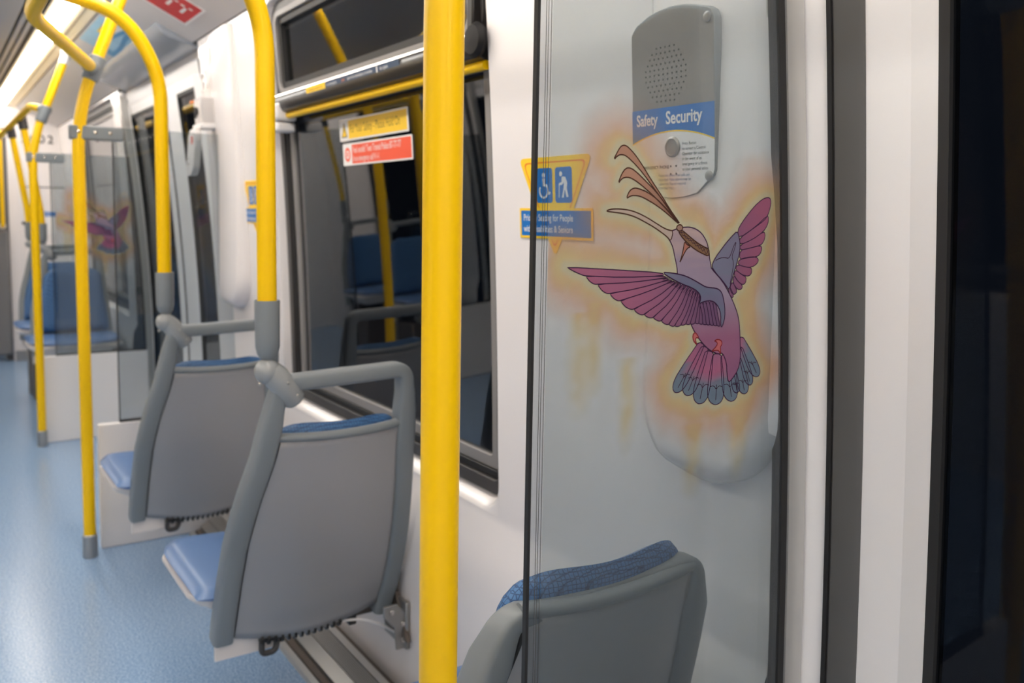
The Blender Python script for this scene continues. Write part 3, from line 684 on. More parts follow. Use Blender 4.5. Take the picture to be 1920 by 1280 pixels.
def ink_colour(kind, x, z):
    nz = vnoise(x, z, 60, 1)*.6+vnoise(x, z, 140, 2)*.4
    mixc = lambda a, b, t: a*(1-min(1, max(0, t)))+b*min(1, max(0, t))
    if kind == 'tail_feather':
        d = math.hypot(x-.085, z-1.150); c = mixc(PURP, PINK, d/.05)
        return mixc(c, STEEL, (d-.061+.008*nz)/.012)
    if kind == 'wing_feather':
        if x > .06: return mixc(lin(136, 102, 136), lin(172, 104, 134), (x-.095+.02*(nz-.5))/.07)
        return mixc(lin(138, 104, 136), lin(186, 116, 148), (.075-x)/.16+.25*(nz-.5))
    if kind == 'wing_covert':
        return mixc(lin(142, 132, 162), lin(128, 142, 164), .2+1.2*(nz-.3))
    if kind == 'body':
        c = mixc(PALE, lin(172, 156, 180), (1.30-z)/.06+1.2*(nz-.5)); return mixc(c, lin(168, 114, 148), (1.205-z)/.06)
    if kind == 'beak': return lin(208, 188, 176)
    if kind == 'head_plume': return mixc(lin(140, 102, 92), lin(212, 166, 148), (.040-x)/.09)
    if kind == 'headband': return lin(162, 126, 98)
    if kind == 'knob': return lin(182, 146, 130)
    if kind == 'eye_mark': return lin(206, 140, 122)
    return lin(214, 122, 124)
LAYER = dict(tail_feather=1, claw=3, body=2, beak=3, wing_feather=4, wing_covert=5, head_plume=3, headband=4, knob=5, eye_mark=4)
def subdiv_poly(pts, h=.004):
    out = []
    for i in range(len(pts)):
        a, c = pts[i], pts[(i+1) % len(pts)]; k = max(1, int(math.dist(a, c)/h))
        out += [(a[0]+(c[0]-a[0])*j/k, a[1]+(c[1]-a[1])*j/k) for j in range(k)]
    return out
def smooth_poly(pts, it=1, closed=True):
    for _ in range(it):
        out = []; n_ = len(pts)
        if not closed: out.append(pts[0])
        for i in range(n_ if closed else n_-1):
            a, c = pts[i], pts[(i+1) % n_]
            out += [(a[0]*.75+c[0]*.25, a[1]*.75+c[1]*.25), (a[0]*.25+c[0]*.75, a[1]*.25+c[1]*.75)]
        if not closed: out.append(pts[-1])
        pts = out
    return pts
def ribbon(b, pts, y, wd, closed):
    n_ = len(pts); L_ = []; R_ = []
    for i in range(n_):
        a = pts[(i-1) % n_] if closed or i > 0 else pts[i]; c = pts[(i+1) % n_] if closed or i < n_-1 else pts[i]
        dx, dz = c[0]-a[0], c[1]-a[1]; l = math.hypot(dx, dz) or 1; nx, nz = -dz/l*wd/2, dx/l*wd/2
        L_.append((pts[i][0]+nx, y, pts[i][1]+nz)); R_.append((pts[i][0]-nx, y, pts[i][1]-nz))
    k = len(b.v); b.v += L_+R_
    for i in range(n_ if closed else n_-1):
        j = (i+1) % n_; b.f.append((k+i, k+j, k+n_+j, k+n_+i))

def build_bird(parent):
    """hummingbird print: each feather, the body, the wings' coverts and the head plumes with their dark outlines"""
    root = None; Y0 = -.0056
    kinds = {}
    ink = M['ink']
    def shape(kind, pts, idx):
        y = Y0 - .00012*LAYER[kind] - .000004*idx
        b = MB(); k = len(b.v); p = subdiv_poly(smooth_poly(pts, 1) if kind not in ('tail_feather', 'knob') else smooth_poly(pts, 1))
        b.v += [(x, y, z) for x, z in p]
        b.f += [tuple(t) for t in tessellate_polygon([[Vector((x, z, 0)) for x, z in p]])]
        return b, p, y
    names = dict(body='hummingbird_print', tail_feather='tail_feather', wing_feather='wing_feather', wing_covert='wing_covert', beak='beak',
                 head_plume='head_plume', headband='headband', knob='plume_knot', eye_mark='eye_mark', claw='claw')
    order = sorted(range(len(BIRD_SHAPES)), key=lambda i: BIRD_SHAPES[i][0] != 'body')
    for i in order:
        kind, pts = BIRD_SHAPES[i]
        b, p, y = shape(kind, pts, i)
        o = b.build(names[kind], ink, parent if kind == 'body' else root)
        alpha = .62 if kind == 'head_plume' else .9
        set_pigment(o, lambda co: (*(ink_colour(kind, co.x, co.z)*.88), alpha))
        if kind == 'body': root = o
        ol = MB(); ribbon(ol, p, y-.00003, .0016 if kind not in ('wing_feather', 'tail_feather') else .0013, True)
        q = ol.build('outline', ink, root if kind == 'body' else root)
        q.name = names[kind]+'_outline' if kind != 'body' else 'body_outline'
        c_ = lin(84, 58, 50) if kind in ('head_plume', 'headband', 'beak', 'knob', 'eye_mark') else (lin(140, 52, 56) if kind == 'claw' else lin(70, 46, 74))
        set_pigment(q, lambda co: (*c_, .96))
    for nm, ws in (('tail_markings', (.8, .7)), ('covert_line', (.9,)), ('wing_hatching', (.45,)), ('headband_weave', (.6,))):
        ol = MB()
        for wd, pts in BIRD_LINES:
            if wd in ws: ribbon(ol, smooth_poly(pts, 1, False), Y0-.0009, .0013*wd, False)
        q = ol.build(nm, ink, root); set_pigment(q, lambda co: (*lin(72, 50, 70), .95))
    return root

def halo_pigment():
    segs = []
    for kind, pts in BIRD_SHAPES:
        p = np.array(pts+[pts[0]]); segs.append(np.hstack([p[:-1], p[1:]]))
    S = np.vstack(segs); A = S[:, :2]; D = S[:, 2:]-A; DD = (D**2).sum(1)+1e-12
    drips = [(-.142, 1.19, 1.075, .016), (-.120, 1.20, 1.10, .012), (-.065, 1.13, 1.02, .014), (.053, 1.03, .945, .017), (.142, 1.03, .955, .017), (.150, 1.25, 1.04, .02)]
    base = np.array((.86, .885, .895)); ba = .085
    cream, yel, ora = lin(228, 218, 186), lin(234, 214, 160), lin(234, 190, 162)
    def fn(co):
        x, z = co.x, co.z; P = np.array((x, z))
        t = np.clip(((P-A)*D).sum(1)/DD, 0, 1); d = math.sqrt((((A+D*t[:, None])-P)**2).sum(1).min())
        n1 = vnoise(x, z, 28, 3)-.5; n2 = vnoise(x, z, 75, 4)-.5; n3 = vnoise(x, z, 190, 5)-.5
        dd = d + .018*n1 + .006*n2
        if d < .0045: c, a = cream, .44
        else:
            ty = max(0, min(1, (.030-dd)/.022)); to = max(0, min(1, (.074-dd)/.070)); to = to*to*(3-2*to)
            ty *= .7+.5*n2; c = ora*(1-ty)+yel*ty; a = .38*to+.10*ty*to+.06*n3*to
            k = max(0, min(1, (.0105-d)/.006)); c = c*(1-k)+cream*k; a = a*(1-k)+.44*k
        for dx, zt, zb, wd in drips:
            if zb-.02 < z < zt:
                q = math.exp(-((x-dx+.006*n1)/wd)**2*1.3)*min(1, (z-zb+.02)/.05)*.55*.5*(.6+n2+.5)
                if q > .02: c = (c*a+yel*q)/(a+q); a = min(.62, a+q*.8)
        a = max(0, a); f = min(1, a/.40)
        return (*(base*(1-f)+c*f), min(.235, ba+a*.42))
    return fn

def screen(name, label, loc):
    r = thing(name, label, 'glass screen', loc, 'glass screens beside the doorways')
    def sl(y0, y1, x0, x1off, z0, z1, m, nm, par, bev=0):
        b = MB().loft([[(x0(z) if callable(x0) else x0, y0, z), (GX(z)+x1off, y0, z), (GX(z)+x1off, y1, z), (x0(z) if callable(x0) else x0, y1, z)] for z in zs(z0, z1, 16)])
        return b.build(nm, m, par, bev)
    sl(-.004, .0022, -.2095, .004, .475, 1.612, 'pane', 'glass_pane', r)
    box('edge_strip', 'rubber', (-.2125, -.2085, -.0046, .0024, .475, 1.612), r)
    sl(-.009, .009, lambda z: GX(z), .013, .475, 1.612, 'rubber', 'gasket', r)
    sl(-.012, .022, lambda z: GX(z)+.013, .050, .0, 1.95, 'alu', 'wall_channel', r)
    sl(-.014, .014, -.290, .02, .0, .488, 'white', 'lower_panel', r, .004)
    sl(-.010, .010, -.2095, .004, .486, .496, 'slot', 'lower_gasket', r)
    return r
SCREEN = screen('glass_screen', 'tinted glass screen printed with a purple hummingbird, nearest, standing beside the near doorway pillar', (.78, .805, 0))
def film_part():
    nu, nv = 120, 300
    b = MB().grid(lambda u, v: (-.192+(GX(.48+1.13*v)+.002+.192)*u, -.0052, .48+1.13*v), nu, nv)
    o = b.build('printed_film', 'film', SCREEN); set_pigment(o, halo_pigment())
    b = MB()
    for x in (-.1935, -.1975, -.2005): b.box(x, x+.0006, -.0046, -.0042, .49, 1.6)
    b.build('film_edge_line', 'seal', SCREEN)
film_part()
BIRD = build_bird(SCREEN)
SCREEN_A = dup(SCREEN, (.795, 3.57, 0), 'plain glass screen on a white lower panel, ahead of the second grey seat', skip=('printed_film', 'hummingbird_print', 'film_edge_line'))
SCREEN_B = dup(SCREEN, (.775, 5.40, 0), 'distant glass screen with blurred purple hummingbird, in front of the blue seats')
for (s_, lab) in ((SCREEN_A, 'plain glass screen across the aisle, before the far doorway, reflected in the window'), (SCREEN_B, 'plain glass screen across the aisle, beyond the far doorway, reflected in the window')):
    q = dup(s_, (2*XC-.785, s_.location.y, 0), lab, skip=('printed_film', 'hummingbird_print', 'film_edge_line')); q.scale.x = -1

# ================================================================== DOOR POLES AND RAILS
def door_pole(label, x, y, group='yellow door poles'):
    r = thing('door_pole', label, 'pole', (x, y, 0), group)
    k = .376
    MB().tube(fillet([(0, 0, .02), (0, 0, 1.66), (k*.46, 0, 2.12)], .16, 12), .0213, 32).build('pole', 'yellow', r)
    MB().lathe([(.0216, 0), (.0262, 0), (.0262, .084), (.0216, .088)], (0, 0, 0)).build('base_sleeve', 'steel', r, .001)
    MB().tube([(k*.43, 0, 2.09), (k*.47, 0, 2.13), (k*.49, 0, 2.16)], [.024, .026, .034], 20).build('top_cap', 'white', r)
    MB().box(-.030, .150, -.020, .020, 1.556, 1.606).build('bracket', 'grey', r, .006)
    for dx in (0, .055, .105):
        MB().lathe([(.001, -.003), (.0055, -.0025), (.0068, 0), (.0068, .004)], (dx, -.021, 1.583), 'y', 12).build('bolt', 'chrome', r)
    MB().tube([(k*.115, 0, 1.770), (k*.20, 0, 1.855)], .0285, 24).build('clamp', 'grey', r, .004)
    return r
POLE = door_pole('thick yellow pole in the foreground, left of the bird screen', .452, .805)
POLE_A = dup(POLE, (.459, 3.50, 0), 'yellow pole with grey glass bracket, in front of the plain glass screen')
POLE_B = dup(POLE, (.476, 5.33, 0), 'distant yellow pole with grey bracket, in front of the blue seats')
for s_, lab in ((POLE_A, 'yellow pole across the aisle before the far doorway, reflected in the window'), (POLE_B, 'yellow pole across the aisle beyond the far doorway, reflected in the window')):
    q = dup(s_, (2*XC-s_.location.x, s_.location.y, 0), lab); q.scale.x = -1

def overhead_rail(label, pts, hy):
    r = thing('overhead_rail', label, 'handrail', pts[0], 'yellow overhead rails'); p0 = Vector(pts[0])
    MB().tube([p-p0 for p in fillet(pts, [.10]*(len(pts)-2), 10)], .0205, 28).build('rail', 'yellow', r)
    a = Vector(pts[0]); d = (Vector(pts[1])-a).normalized()
    MB().tube([d*-.005, d*.055], .026, 20).build('end_socket', 'grey', r, .003)
    for y_ in hy:
        MB().tube([(pts[2][0]-p0.x, y_-p0.y, 0), (pts[2][0]-p0.x, y_-p0.y, 2.178-p0.z)], .016, 16).build('hanger', 'yellow', r)
        MB().lathe([(.03, 0), (.03, .012), (.018, .016)], (pts[2][0]-p0.x, y_-p0.y, 2.178-p0.z-.016)).build('ceiling_flange', 'white', r)
    return r
R1 = overhead_rail('yellow overhead rail bending down to the pole before the plain glass screen', [(.512, 3.49, 1.812), (.250, 2.72, 1.825), (.215, -.6, 1.825)], (1.0, -.4))
R2 = overhead_rail('distant yellow overhead rail bending away from the pole before the blue seats', [(.556, 5.36, 1.838), (.490, 5.50, 1.868), (.490, 8.46, 1.868)], ())
for s_, lab in ((R1, 'yellow overhead rail across the aisle, nearer part, reflected in the window'), (R2, 'yellow overhead rail across the aisle, farther part, reflected in the window')):
    q = dup(s_, (2*XC-s_.location.x, s_.location.y, s_.location.z), lab); q.scale.x = -1

# ================================================================== SEATS
ZK = [.24, .30, .36, .45, .55, .65, .75, .85, .95]
def YZ(z): return float(np.interp(z, ZK, [.160, .152, .128, .098, .064, .036, .012, -.006, -.018]))
def XL(z): return float(np.interp(z, ZK, [-.262, -.266, -.265, -.262, -.256, -.238, -.210, -.190, -.176]))
def XR(z): return float(np.interp(z, ZK, [.196, .204, .209, .212, .206, .198, .190, .186, .182]))
def seat(label, loc, handle=True, group='grey and blue seats on the window side'):
    r = thing('passenger_seat', label, 'seat', loc, group)
    wd = .050; h = wd/2
    top = .952 if handle else .802
    def smooth(z0, z1, fx, n_=14): return [Vector((fx(z), YZ(z), z)) for z in zs(z0, z1, n_)]
    left = smooth(.292, top-.075, lambda z: XL(z)+h)
    right = smooth(top-.075, .262, lambda z: XR(z)-h)
    zt = top-h*(.76 if handle else .46)
    cl = [Vector((XL(top)+h+.002, YZ(zt), zt-.006))]; cr = [Vector((XR(top)-h-.004, YZ(zt), zt+.004))]
    path = [p for p in left[:-1]] + fillet([left[-1], cl[0], cr[0], right[0]], .05 if handle else .024, 9) + [p for p in right[1:]]
    sec = [(math.copysign(abs(math.cos(a))**.5, math.cos(a))*h, math.copysign(abs(math.sin(a))**.5, math.sin(a))*.027) for a in [2*math.pi*i/20 for i in range(20)]]
    scl = [1. if p.z < top-.13 else max(.76 if handle else .46, 1-(p.z-top+(.13 if handle else .07))*(3.2 if handle else 9)) if p.z > top-(.13 if handle else .07) else 1. for p in path]
    MB().sweep(path, sec, (0, 1, 0), scale=scl).build('frame', 'grey', r, angle=60)
    # curved plastic back between the frame sides, with a pressed rim
    ztop = .798 if handle else .787
    zb = lambda u: .296-.030*math.sin(math.pi*u) + .0*u
    def shell(u, v):
        z = zb(u)+(ztop-zb(u))*v
        x0, x1 = XL(z)+wd*.86, XR(z)-wd*.86; x = x0+(x1-x0)*u
        bul = (1-(2*u-1)**2); return (x, YZ(z)-.012-.030*bul*(.55+.45*math.sin(math.pi*min(1, v*1.1))), z - (.006*bul if v > .99 else 0))
    MB().grid(shell, 24, 24).build('back_shell', 'shell', r, solid=.008, angle=70)
    rim = [Vector(shell(u/20, 1))+Vector((0, .004, .006)) for u in range(21)]
    MB().sweep(rim, [(math.cos(a)*.0105, math.sin(a)*.014) for a in [2*math.pi*i/14 for i in range(14)]], (0, 1, 0)).build('rim', 'grey', r, angle=60)
    bead = []
    for z in zs(.30, ztop-.004, 16): bead.append(Vector(shell(.0, (z-zb(0))/(ztop-zb(0))))+Vector((.006, -.006, 0)))
    MB().tube(bead, .0032, 8).build('seam', 'rubber', r)
    # cushions
    def pillow(fn, t0, t1, nu=30, nv=26):
        b = MB()
        def face(s):
            def g(u, v):
                p, n_ = fn(u, v); e = max(0, 1-abs(2*u-1)**7)**.5*max(0, 1-abs(2*v-1)**9)**.5
                return p + n_*(t1*e if s > 0 else -t0*e)
            return g
        b.grid(face(1), nu, nv); b.grid(face(-1), nu, nv); return b
    def backc(u, v):
        hi = .038 if handle else .052; z = .43+(ztop+hi-.43)*v; zc = min(z, .84)
        x0, x1 = XL(zc)+.030, XR(zc)-.022
        tp = max(0, (v-.88)/.12)**2*.028
        x = (x0+tp)+(x1-tp-x0-tp)*u; bul = 1-(2*u-1)**2
        return Vector((x, YZ(zc)+.030-.026*bul, z-.012*bul*v - .02*(abs(2*u-1)**5)*v)), Vector((0, 1, .1))
    pillow(backc, .020, .030).build('back_cushion', 'blue', r, angle=80)
    def seatc(u, v):
        y_ = .125+.40*v; tp = .045*max(0, v-.55)**1.5
        ri = .055*(1-math.sqrt(max(0, 1-max(0, (v-.72)/.28)**2))); x0, x1 = -.312+tp*.5+ri+.01*(1-v), .212-tp-ri
        return Vector((x0+(x1-x0)*u, y_, 0.411+.008*v-.014*(1-(2*u-1)**2)-.02*max(0, v-.8)*4*.3)), Vector((0, 0, 1))
    pillow(seatc, .022, .026).build('seat_cushion', 'pblue', r, angle=80)
    # seat pan (pale moulding under the cushion)
    rings = []
    for z, k in ((.397, 1.035), (.386, 1.045), (.374, 1.0), (.345, .80), (.318, .72)):
        rings.append([((-.036+x*k), .165+y_*(.5+.5*k), z) for x, y_ in rrect(-.258, .242, .0, .345, .05, 5)])
    MB().loft(rings).build('seat_pan', 'offwhite', r, .003, angle=50)
    MB().box(-.258, -.10, .146, .154, .240, .330).build('rear_skirt', 'offwhite', r, .002)
    # support: cross beam to a wall bracket, ribbed cable sleeve, hook
    bm_ = MB().box(-.18, .205, .17, .235, .250, .318).build('cross_beam', 'brown', r, .006)
    MB().add([(.205, .06, .20), (.205, .19, .20), (.205, .24, .31), (.205, .13, .31), (.218, .06, .20), (.218, .19, .20), (.218, .24, .31), (.218, .13, .31)],
             [(0, 1, 2, 3), (7, 6, 5, 4), (0, 4, 5, 1), (1, 5, 6, 2), (2, 6, 7, 3), (3, 7, 4, 0)]).build('bracket_web', 'brown', r)
    pl = MB().box(.210, .222, .075, .205, .172, .300).build('wall_bracket', 'steel', r, .004)
    for y_, z in ((.105, .20), (.165, .27), (.115, .265)):
        MB().lathe([(.001, -.005), (.006, -.004), (.007, 0), (.007, .004)], (.210, y_, z), 'x', 10).build('bolt', 'chrome', pl)
    fp = MB().prism_y([(.150, .300), (.188, .300), (.222, .262), (.222, .176), (.186, .176), (.182, .236), (.150, .272)], .082, .089).build('bracket_face', 'steel', r, .002)
    for x, z in ((.172, .282), (.203, .245), (.204, .200)): MB().lathe([(.001, -.006), (.006, -.005), (.007, 0), (.007, .004)], (x, .083, z), 'y', 10).build('bolt', 'chrome', fp)
    MB().box(.085, .105, .150, .175, .24, .32).build('strut', 'slot', r, .002)
    sl = MB()
    for i in range(13):
        x = -.150+i*.0165; sl.lathe([(.010, -.0035), (.0135, -.003), (.0135, .003), (.010, .0035)], (x, .135, .272-.004*math.sin(i*.25)), 'x', 12)
    sl.tube([(-.155, .135, .272), (.055, .135, .272)], .009, 10)
    sl.build('cable_sleeve', 'black', r, angle=60)
    MB().tube(fillet([(-.150, .132, .268), (-.152, .130, .238), (-.118, .130, .238), (-.112, .132, .262)], .014, 6), .0075, 10).build('hook', 'dframe', r)
    MB().tube(fillet([(.055, .135, .268), (.11, .13, .262), (.16, .12, .238), (.205, .11, .205)], .05, 6), .0035, 8).build('cable', 'white', r)
    return r
S1 = seat('grey backed seat with a handle loop, nearest complete one, beside the large window', (.78, 1.86, 0))
S2 = dup(S1, (.775, 2.84, 0), 'grey backed seat with a handle loop, second, ahead of the nearest complete one')
S3 = seat('grey seat without a handle, partly seen behind the bird printed glass', (.775, .885, 0), False)

def pedestal_seat(label, y, z):
    q = dup(S1, (.765, y, z), label, group='blue seats facing the doorway'); q.scale.y = -1
    MB().box(-.21, .20, .12, .42, -z+.0, .25).build('pedestal', 'brown', q, .01)
    MB().box(-.222, -.212, .16, .19, -z, .29).build('pedestal_trim', 'steel', q, .002)
    return q
B1 = pedestal_seat('blue upholstered seat facing us, behind the distant bird screen', 6.25, .10)
B2 = pedestal_seat('blue upholstered seat facing us, farthest one by the end wall', 7.08, .10)
for s_, lab in ((B1, 'blue seat across the aisle beyond the far doorway, nearer one reflected in the window'), (B2, 'blue seat across the aisle beyond the far doorway, farther one reflected in the window')):
    q = dup(s_, (2*XC-s_.location.x, s_.location.y, s_.location.z), lab); q.scale.x = -1

def seat_pole(label, loc, group='yellow seat poles', lean=False):
    """yellow pole from the ceiling down into the grey socket and clamp on a seat's handle loop"""
    r = thing('seat_pole', label, 'pole', loc, group)
    arch = [(0, 0, 1.05), (0, 0, 1.72), (-.10, 0, 1.885), (-.30, 0, 1.925), (-.42, 0, 1.95), (-.44, 0, 2.175)]
    if lean:
        MB().tube(fillet([(0, 0, 1.05), (-.006, 0, 1.19), (-.092, 0, 1.765)], .2, 10), .0205, 28).build('pole', 'yellow', r)
        MB().tube([(-.083, 0, 1.70), (-.096, 0, 1.79)], .028, 20).build('rail_clamp', 'dframe', r, .004)
    else: MB().tube(fillet(arch, [.22, .16, .1, .12], 14), .0205, 28).build('pole', 'yellow', r)
    MB().lathe([(.0206, 1.110), (.0268, 1.114), (.0272, 1.112), (.0265, 1.03), (.0262, 1.012), (.022, .995), (.016, .986), (.008, .984)], (0, 0, 0)).build('socket', 'grey', r)
    k = MB(); k.ball((-.002, -.004, .958), .0285, 14)
    d = Vector((.058, -.004, -.078)).normalized(); c = Vector((.003, -.006, .962))
    k.tube([c, c+d*.02, c+d*.052, c+d*.090, c+d*.097], [.024, .029, .0275, .025, .019], 20)
    kn = k.build('clamp', 'knuckle', r, angle=50)
    n_ = Vector((.3, -1, .1)).normalized()
    for q in (c+d*.038+n_*.0265, c+d*.075+n_*.0235, c+Vector((-.026, -.012, -.028))):
        MB().ball(q, .0042, 8).build('screw', 'steel', kn)
    MB().tube([(0, 0, .972), (0, 0, .990)], .0135, 14).build('neck', 'knuckle', r)
    return r
P1 = seat_pole('yellow pole curving from the ceiling into the grey socket on the nearest handled seat', (.603, 1.845, 0))
P2 = dup(P1, (.603, 2.832, 0), 'yellow arched pole in the grey socket on the second handled seat')
P3 = seat_pole('distant leaning yellow pole on the nearer blue seat', (.600, 6.27, .10), lean=True)
P4 = dup(P3, (.596, 7.09, .10), 'distant leaning yellow pole on the farthest blue seat')
for s_, lab in ((P3, 'yellow pole across the aisle on the nearer blue seat, reflected in the window'), (P4, 'yellow pole across the aisle on the farther blue seat, reflected in the window')):
    q = dup(s_, (2*XC-s_.location.x, s_.location.y, s_.location.z), lab); q.scale.x = -1

# metal casing along the foot of the wall, under the seats
def casing():
    r = thing('heater_casing', 'low aluminium heater casing along the wall foot under the grey seats', 'heater', (.9, 2.0, 0))
    def ex(pts, m, nm, y0=-1.15, y1=1.53): return MB().prism_y([(x-.9, z) for x, z in pts], y0, y1).build(nm, m, r)
    ex([(.825, 0), (.828, .012), (.846, .014), (.850, 0)], 'alu', 'front_flange')
    ex([(.850, 0), (.850, .016), (.868, .020), (.872, 0)], 'brown', 'front_slot')
    ex([(.872, 0), (.870, .03), (.900, .052), (.905, 0)], 'steel', 'sloped_face')
    g = ex([(.905, 0), (.902, .053), (.946, .060), (.950, 0)], 'steel', 'top_cover')
    rb = MB()
    for i in range(8): rb.box(.0055+i*.005, .0075+i*.005, -1.15, 1.53, .0555+i*.0008, .0575+i*.0008)
    rb.build('ribs', 'alu', g)
    ex([(.950, 0), (.948, .064), (.968, .066), (.972, 0)], 'alu', 'rear_edge')
    ex([(.972, 0), (.972, .030), (1.003, .036), (1.003, 0)], 'brown', 'wall_recess')
casing()

# ================================================================== WINDOW BAR, SIGNS, DEVICES
def window_bar():
    r = thing('grab_bar', 'thin yellow grab bar across the large window under its black rail', 'handrail', (1.000, 2.25, 1.625))
    MB().tube([(0, -.655, 0), (0, .625, 0)], .0105, 18).build('bar', 'yellow', r)
    for y_, nm in ((.605, 'bracket'),):
        q = MB(); q.box(-.042, .030, y_-.035, y_+.050, -.018, .040)
        o = q.build(nm, 'white', r, .010, 3)
        MB().box(-.036, .026, y_-.030, y_+.044, -.052, -.024).build('cover_cap', 'white', o, .006)
        MB().box(-.016, .040, y_+.030, y_+.060, -.045, .060).build('wall_plate', 'white', o, .003)
window_bar()

def sticker(name, label, mw, w_, h_, m, cat='sign', group=None, r=.004, t=.0008):
    o = thing(name, label, cat, group=group, mw=mw)
    MB().prism(rrect(-w_/2, w_/2, -h_/2, h_/2, r, 4), 0, t).build('backing', m, o)
    return o
def plate(parent, name, m, x0, x1, y0, y1, z0=.0008, z1=.0011, r=.001):
    return MB().prism(rrect(x0, x1, y0, y1, r, 4), z0, z1).build(name, m, parent)
def wall_m(Y, z, off): return on_wall(Y, z, off)

# two safety stickers on the window glass
def safety_stickers():
    m1 = wall_m(2.266, 1.549, -.0475); m2 = wall_m(2.250, 1.477, -.0475)
    a = sticker('safety_sticker', 'yellow and white hold on sticker with a warning triangle, on the window glass', m1, .452, .063, 'white', group='stickers on the window glass')
    plate(a, 'yellow_field', 'syel', -.160, .218, -.0265, .0265)
    text('For Your Safety - Please Hold On', .0345, 'brownprint', a, -.150, 0, .0013, sx=.70)
    t = MB().prism([(-.213, -.021), (-.170, -.021), (-.1915, .023)], .0008, .0012).build('warning_triangle', 'txt', a)
    MB().prism([(-.2085, -.0185), (-.1745, -.0185), (-.1915, .0165)], .0012, .0014).build('triangle_fill', 'syel', t)
    MB().prism([(-.193, -.006), (-.190, -.006), (-.1895, .008), (-.1935, .008)], .0014, .0016).build('exclamation_mark', 'txt', t)
    b = sticker('safety_sticker', 'red and white transit police text sticker, lower one on the window glass', m2, .452, .064, 'white', group='stickers on the window glass')
    plate(b, 'red_field', 'sred', -.160, .220, -.0275, .0275)
    text('Feel unsafe? Text Transit Police 87-77-77', .0275, 'white', b, -.152, .0115, .0013, sx=.68)
    text('In an emergency call 9-1-1', .0255, 'white', b, -.152, -.0135, .0013, sx=.66)
    d = MB().lathe([(.001, .0008), (.021, .0008), (.021, .0012), (.001, .0012)], (-.192, 0, 0), 'z', 24).build('round_emblem', 'sred', b)
    MB().lathe([(.001, .0012), (.0125, .0012), (.0125, .0014), (.001, .0014)], (-.192, 0, 0), 'z', 20).build('emblem_centre', 'white', d)
    MB().prism(rrect(-.197, -.187, -.007, .007, .002), .0014, .0016).build('emblem_phone', 'sred', d)
safety_stickers()

# labels on the black window rail
def rail_labels():
    X0 = W(1.66)-.0185
    def mw(Y, z):
        n_ = Vector((-1, 0, -.12)).normalized(); xa = Vector((0, -1, 0)); t = n_.cross(xa); p = Vector((X0, Y, z))
        return Matrix(((xa.x, t.x, n_.x, p.x), (xa.y, t.y, n_.y, p.y), (xa.z, t.z, n_.z, p.z), (0, 0, 0, 1)))
    a = sticker('rail_label', 'small orange yellow label on the black window rail', mw(2.50, 1.6735), .150, .021, 'syel', 'label', 'labels on the window rail', .003)
    text('Emergency window exit', .0125, 'brownprint', a, 0, 0, .001, 'CENTER', sx=.9)
    b = sticker('rail_label', 'long narrow navy label with white lettering on the black window rail', mw(2.185, 1.674), .475, .019, 'navy', 'label', 'labels on the window rail', .002)
    text('In an emergency', .0125, 'white', b, -.228, 0, .001, sx=.9)
    text('push', .0125, 'sora', b, -.118, 0, .001, sx=.9)
    text('open from the bottom of window', .0125, 'white', b, -.080, 0, .001, sx=.95)
    MB().prism([(.108, -.008), (.114, -.008), (.114, .008), (.108, .008)], .0008, .0011).build('pictogram', 'white', b)
    text('to open', .0135, 'white', b, .128, 0, .001, sx=1.1)
rail_labels()

# priority seating sign
def pictogram_wheelchair(parent):
    q = MB(); Z = (.0013, .0016)
    q.lathe([(.001, Z[0]), (.0044, Z[0]), (.0044, Z[1]), (.001, Z[1])], (-.002, .020, 0), 'z', 14)
    q.prism([(-.006, .014), (.001, .014), (.002, .003), (.010, .002), (.015, -.013), (.019, -.012), (.021, -.016), (.013, -.018), (.008, -.003), (-.004, -.001)], *Z)
    ring = []
    for i in range(19):
        a = math.radians(150+i*11.5); ring.append((math.cos(a), math.sin(a)))
    q.prism([(-.002+.0155*x, -.010+.0155*y) for x, y in ring]+[(-.002+.0118*x, -.010+.0118*y) for x, y in ring[::-1]], *Z)
    return q.build('wheelchair_symbol', 'white', parent)
def pictogram_walker(parent):
    q = MB(); Z = (.0013, .0016)
    q.lathe([(.001, Z[0]), (.0046, Z[0]), (.0046, Z[1]), (.001, Z[1])], (-.008, .021, 0), 'z', 14)
    q.prism([(-.004, .016), (.006, .015), (.012, .004), (.010, -.006), (.015, -.022), (.010, -.024), (.004, -.008), (.0, -.024), (-.005, -.024), (.001, -.004), (.002, .006), (-.004, .000), (-.013, .000), (-.013, .004), (-.006, .005)], *Z)
    q.prism([(-.014, .003), (-.012, .003), (-.013, -.024), (-.015, -.024)], *Z)
    return q.build('elderly_person_symbol', 'white', parent)
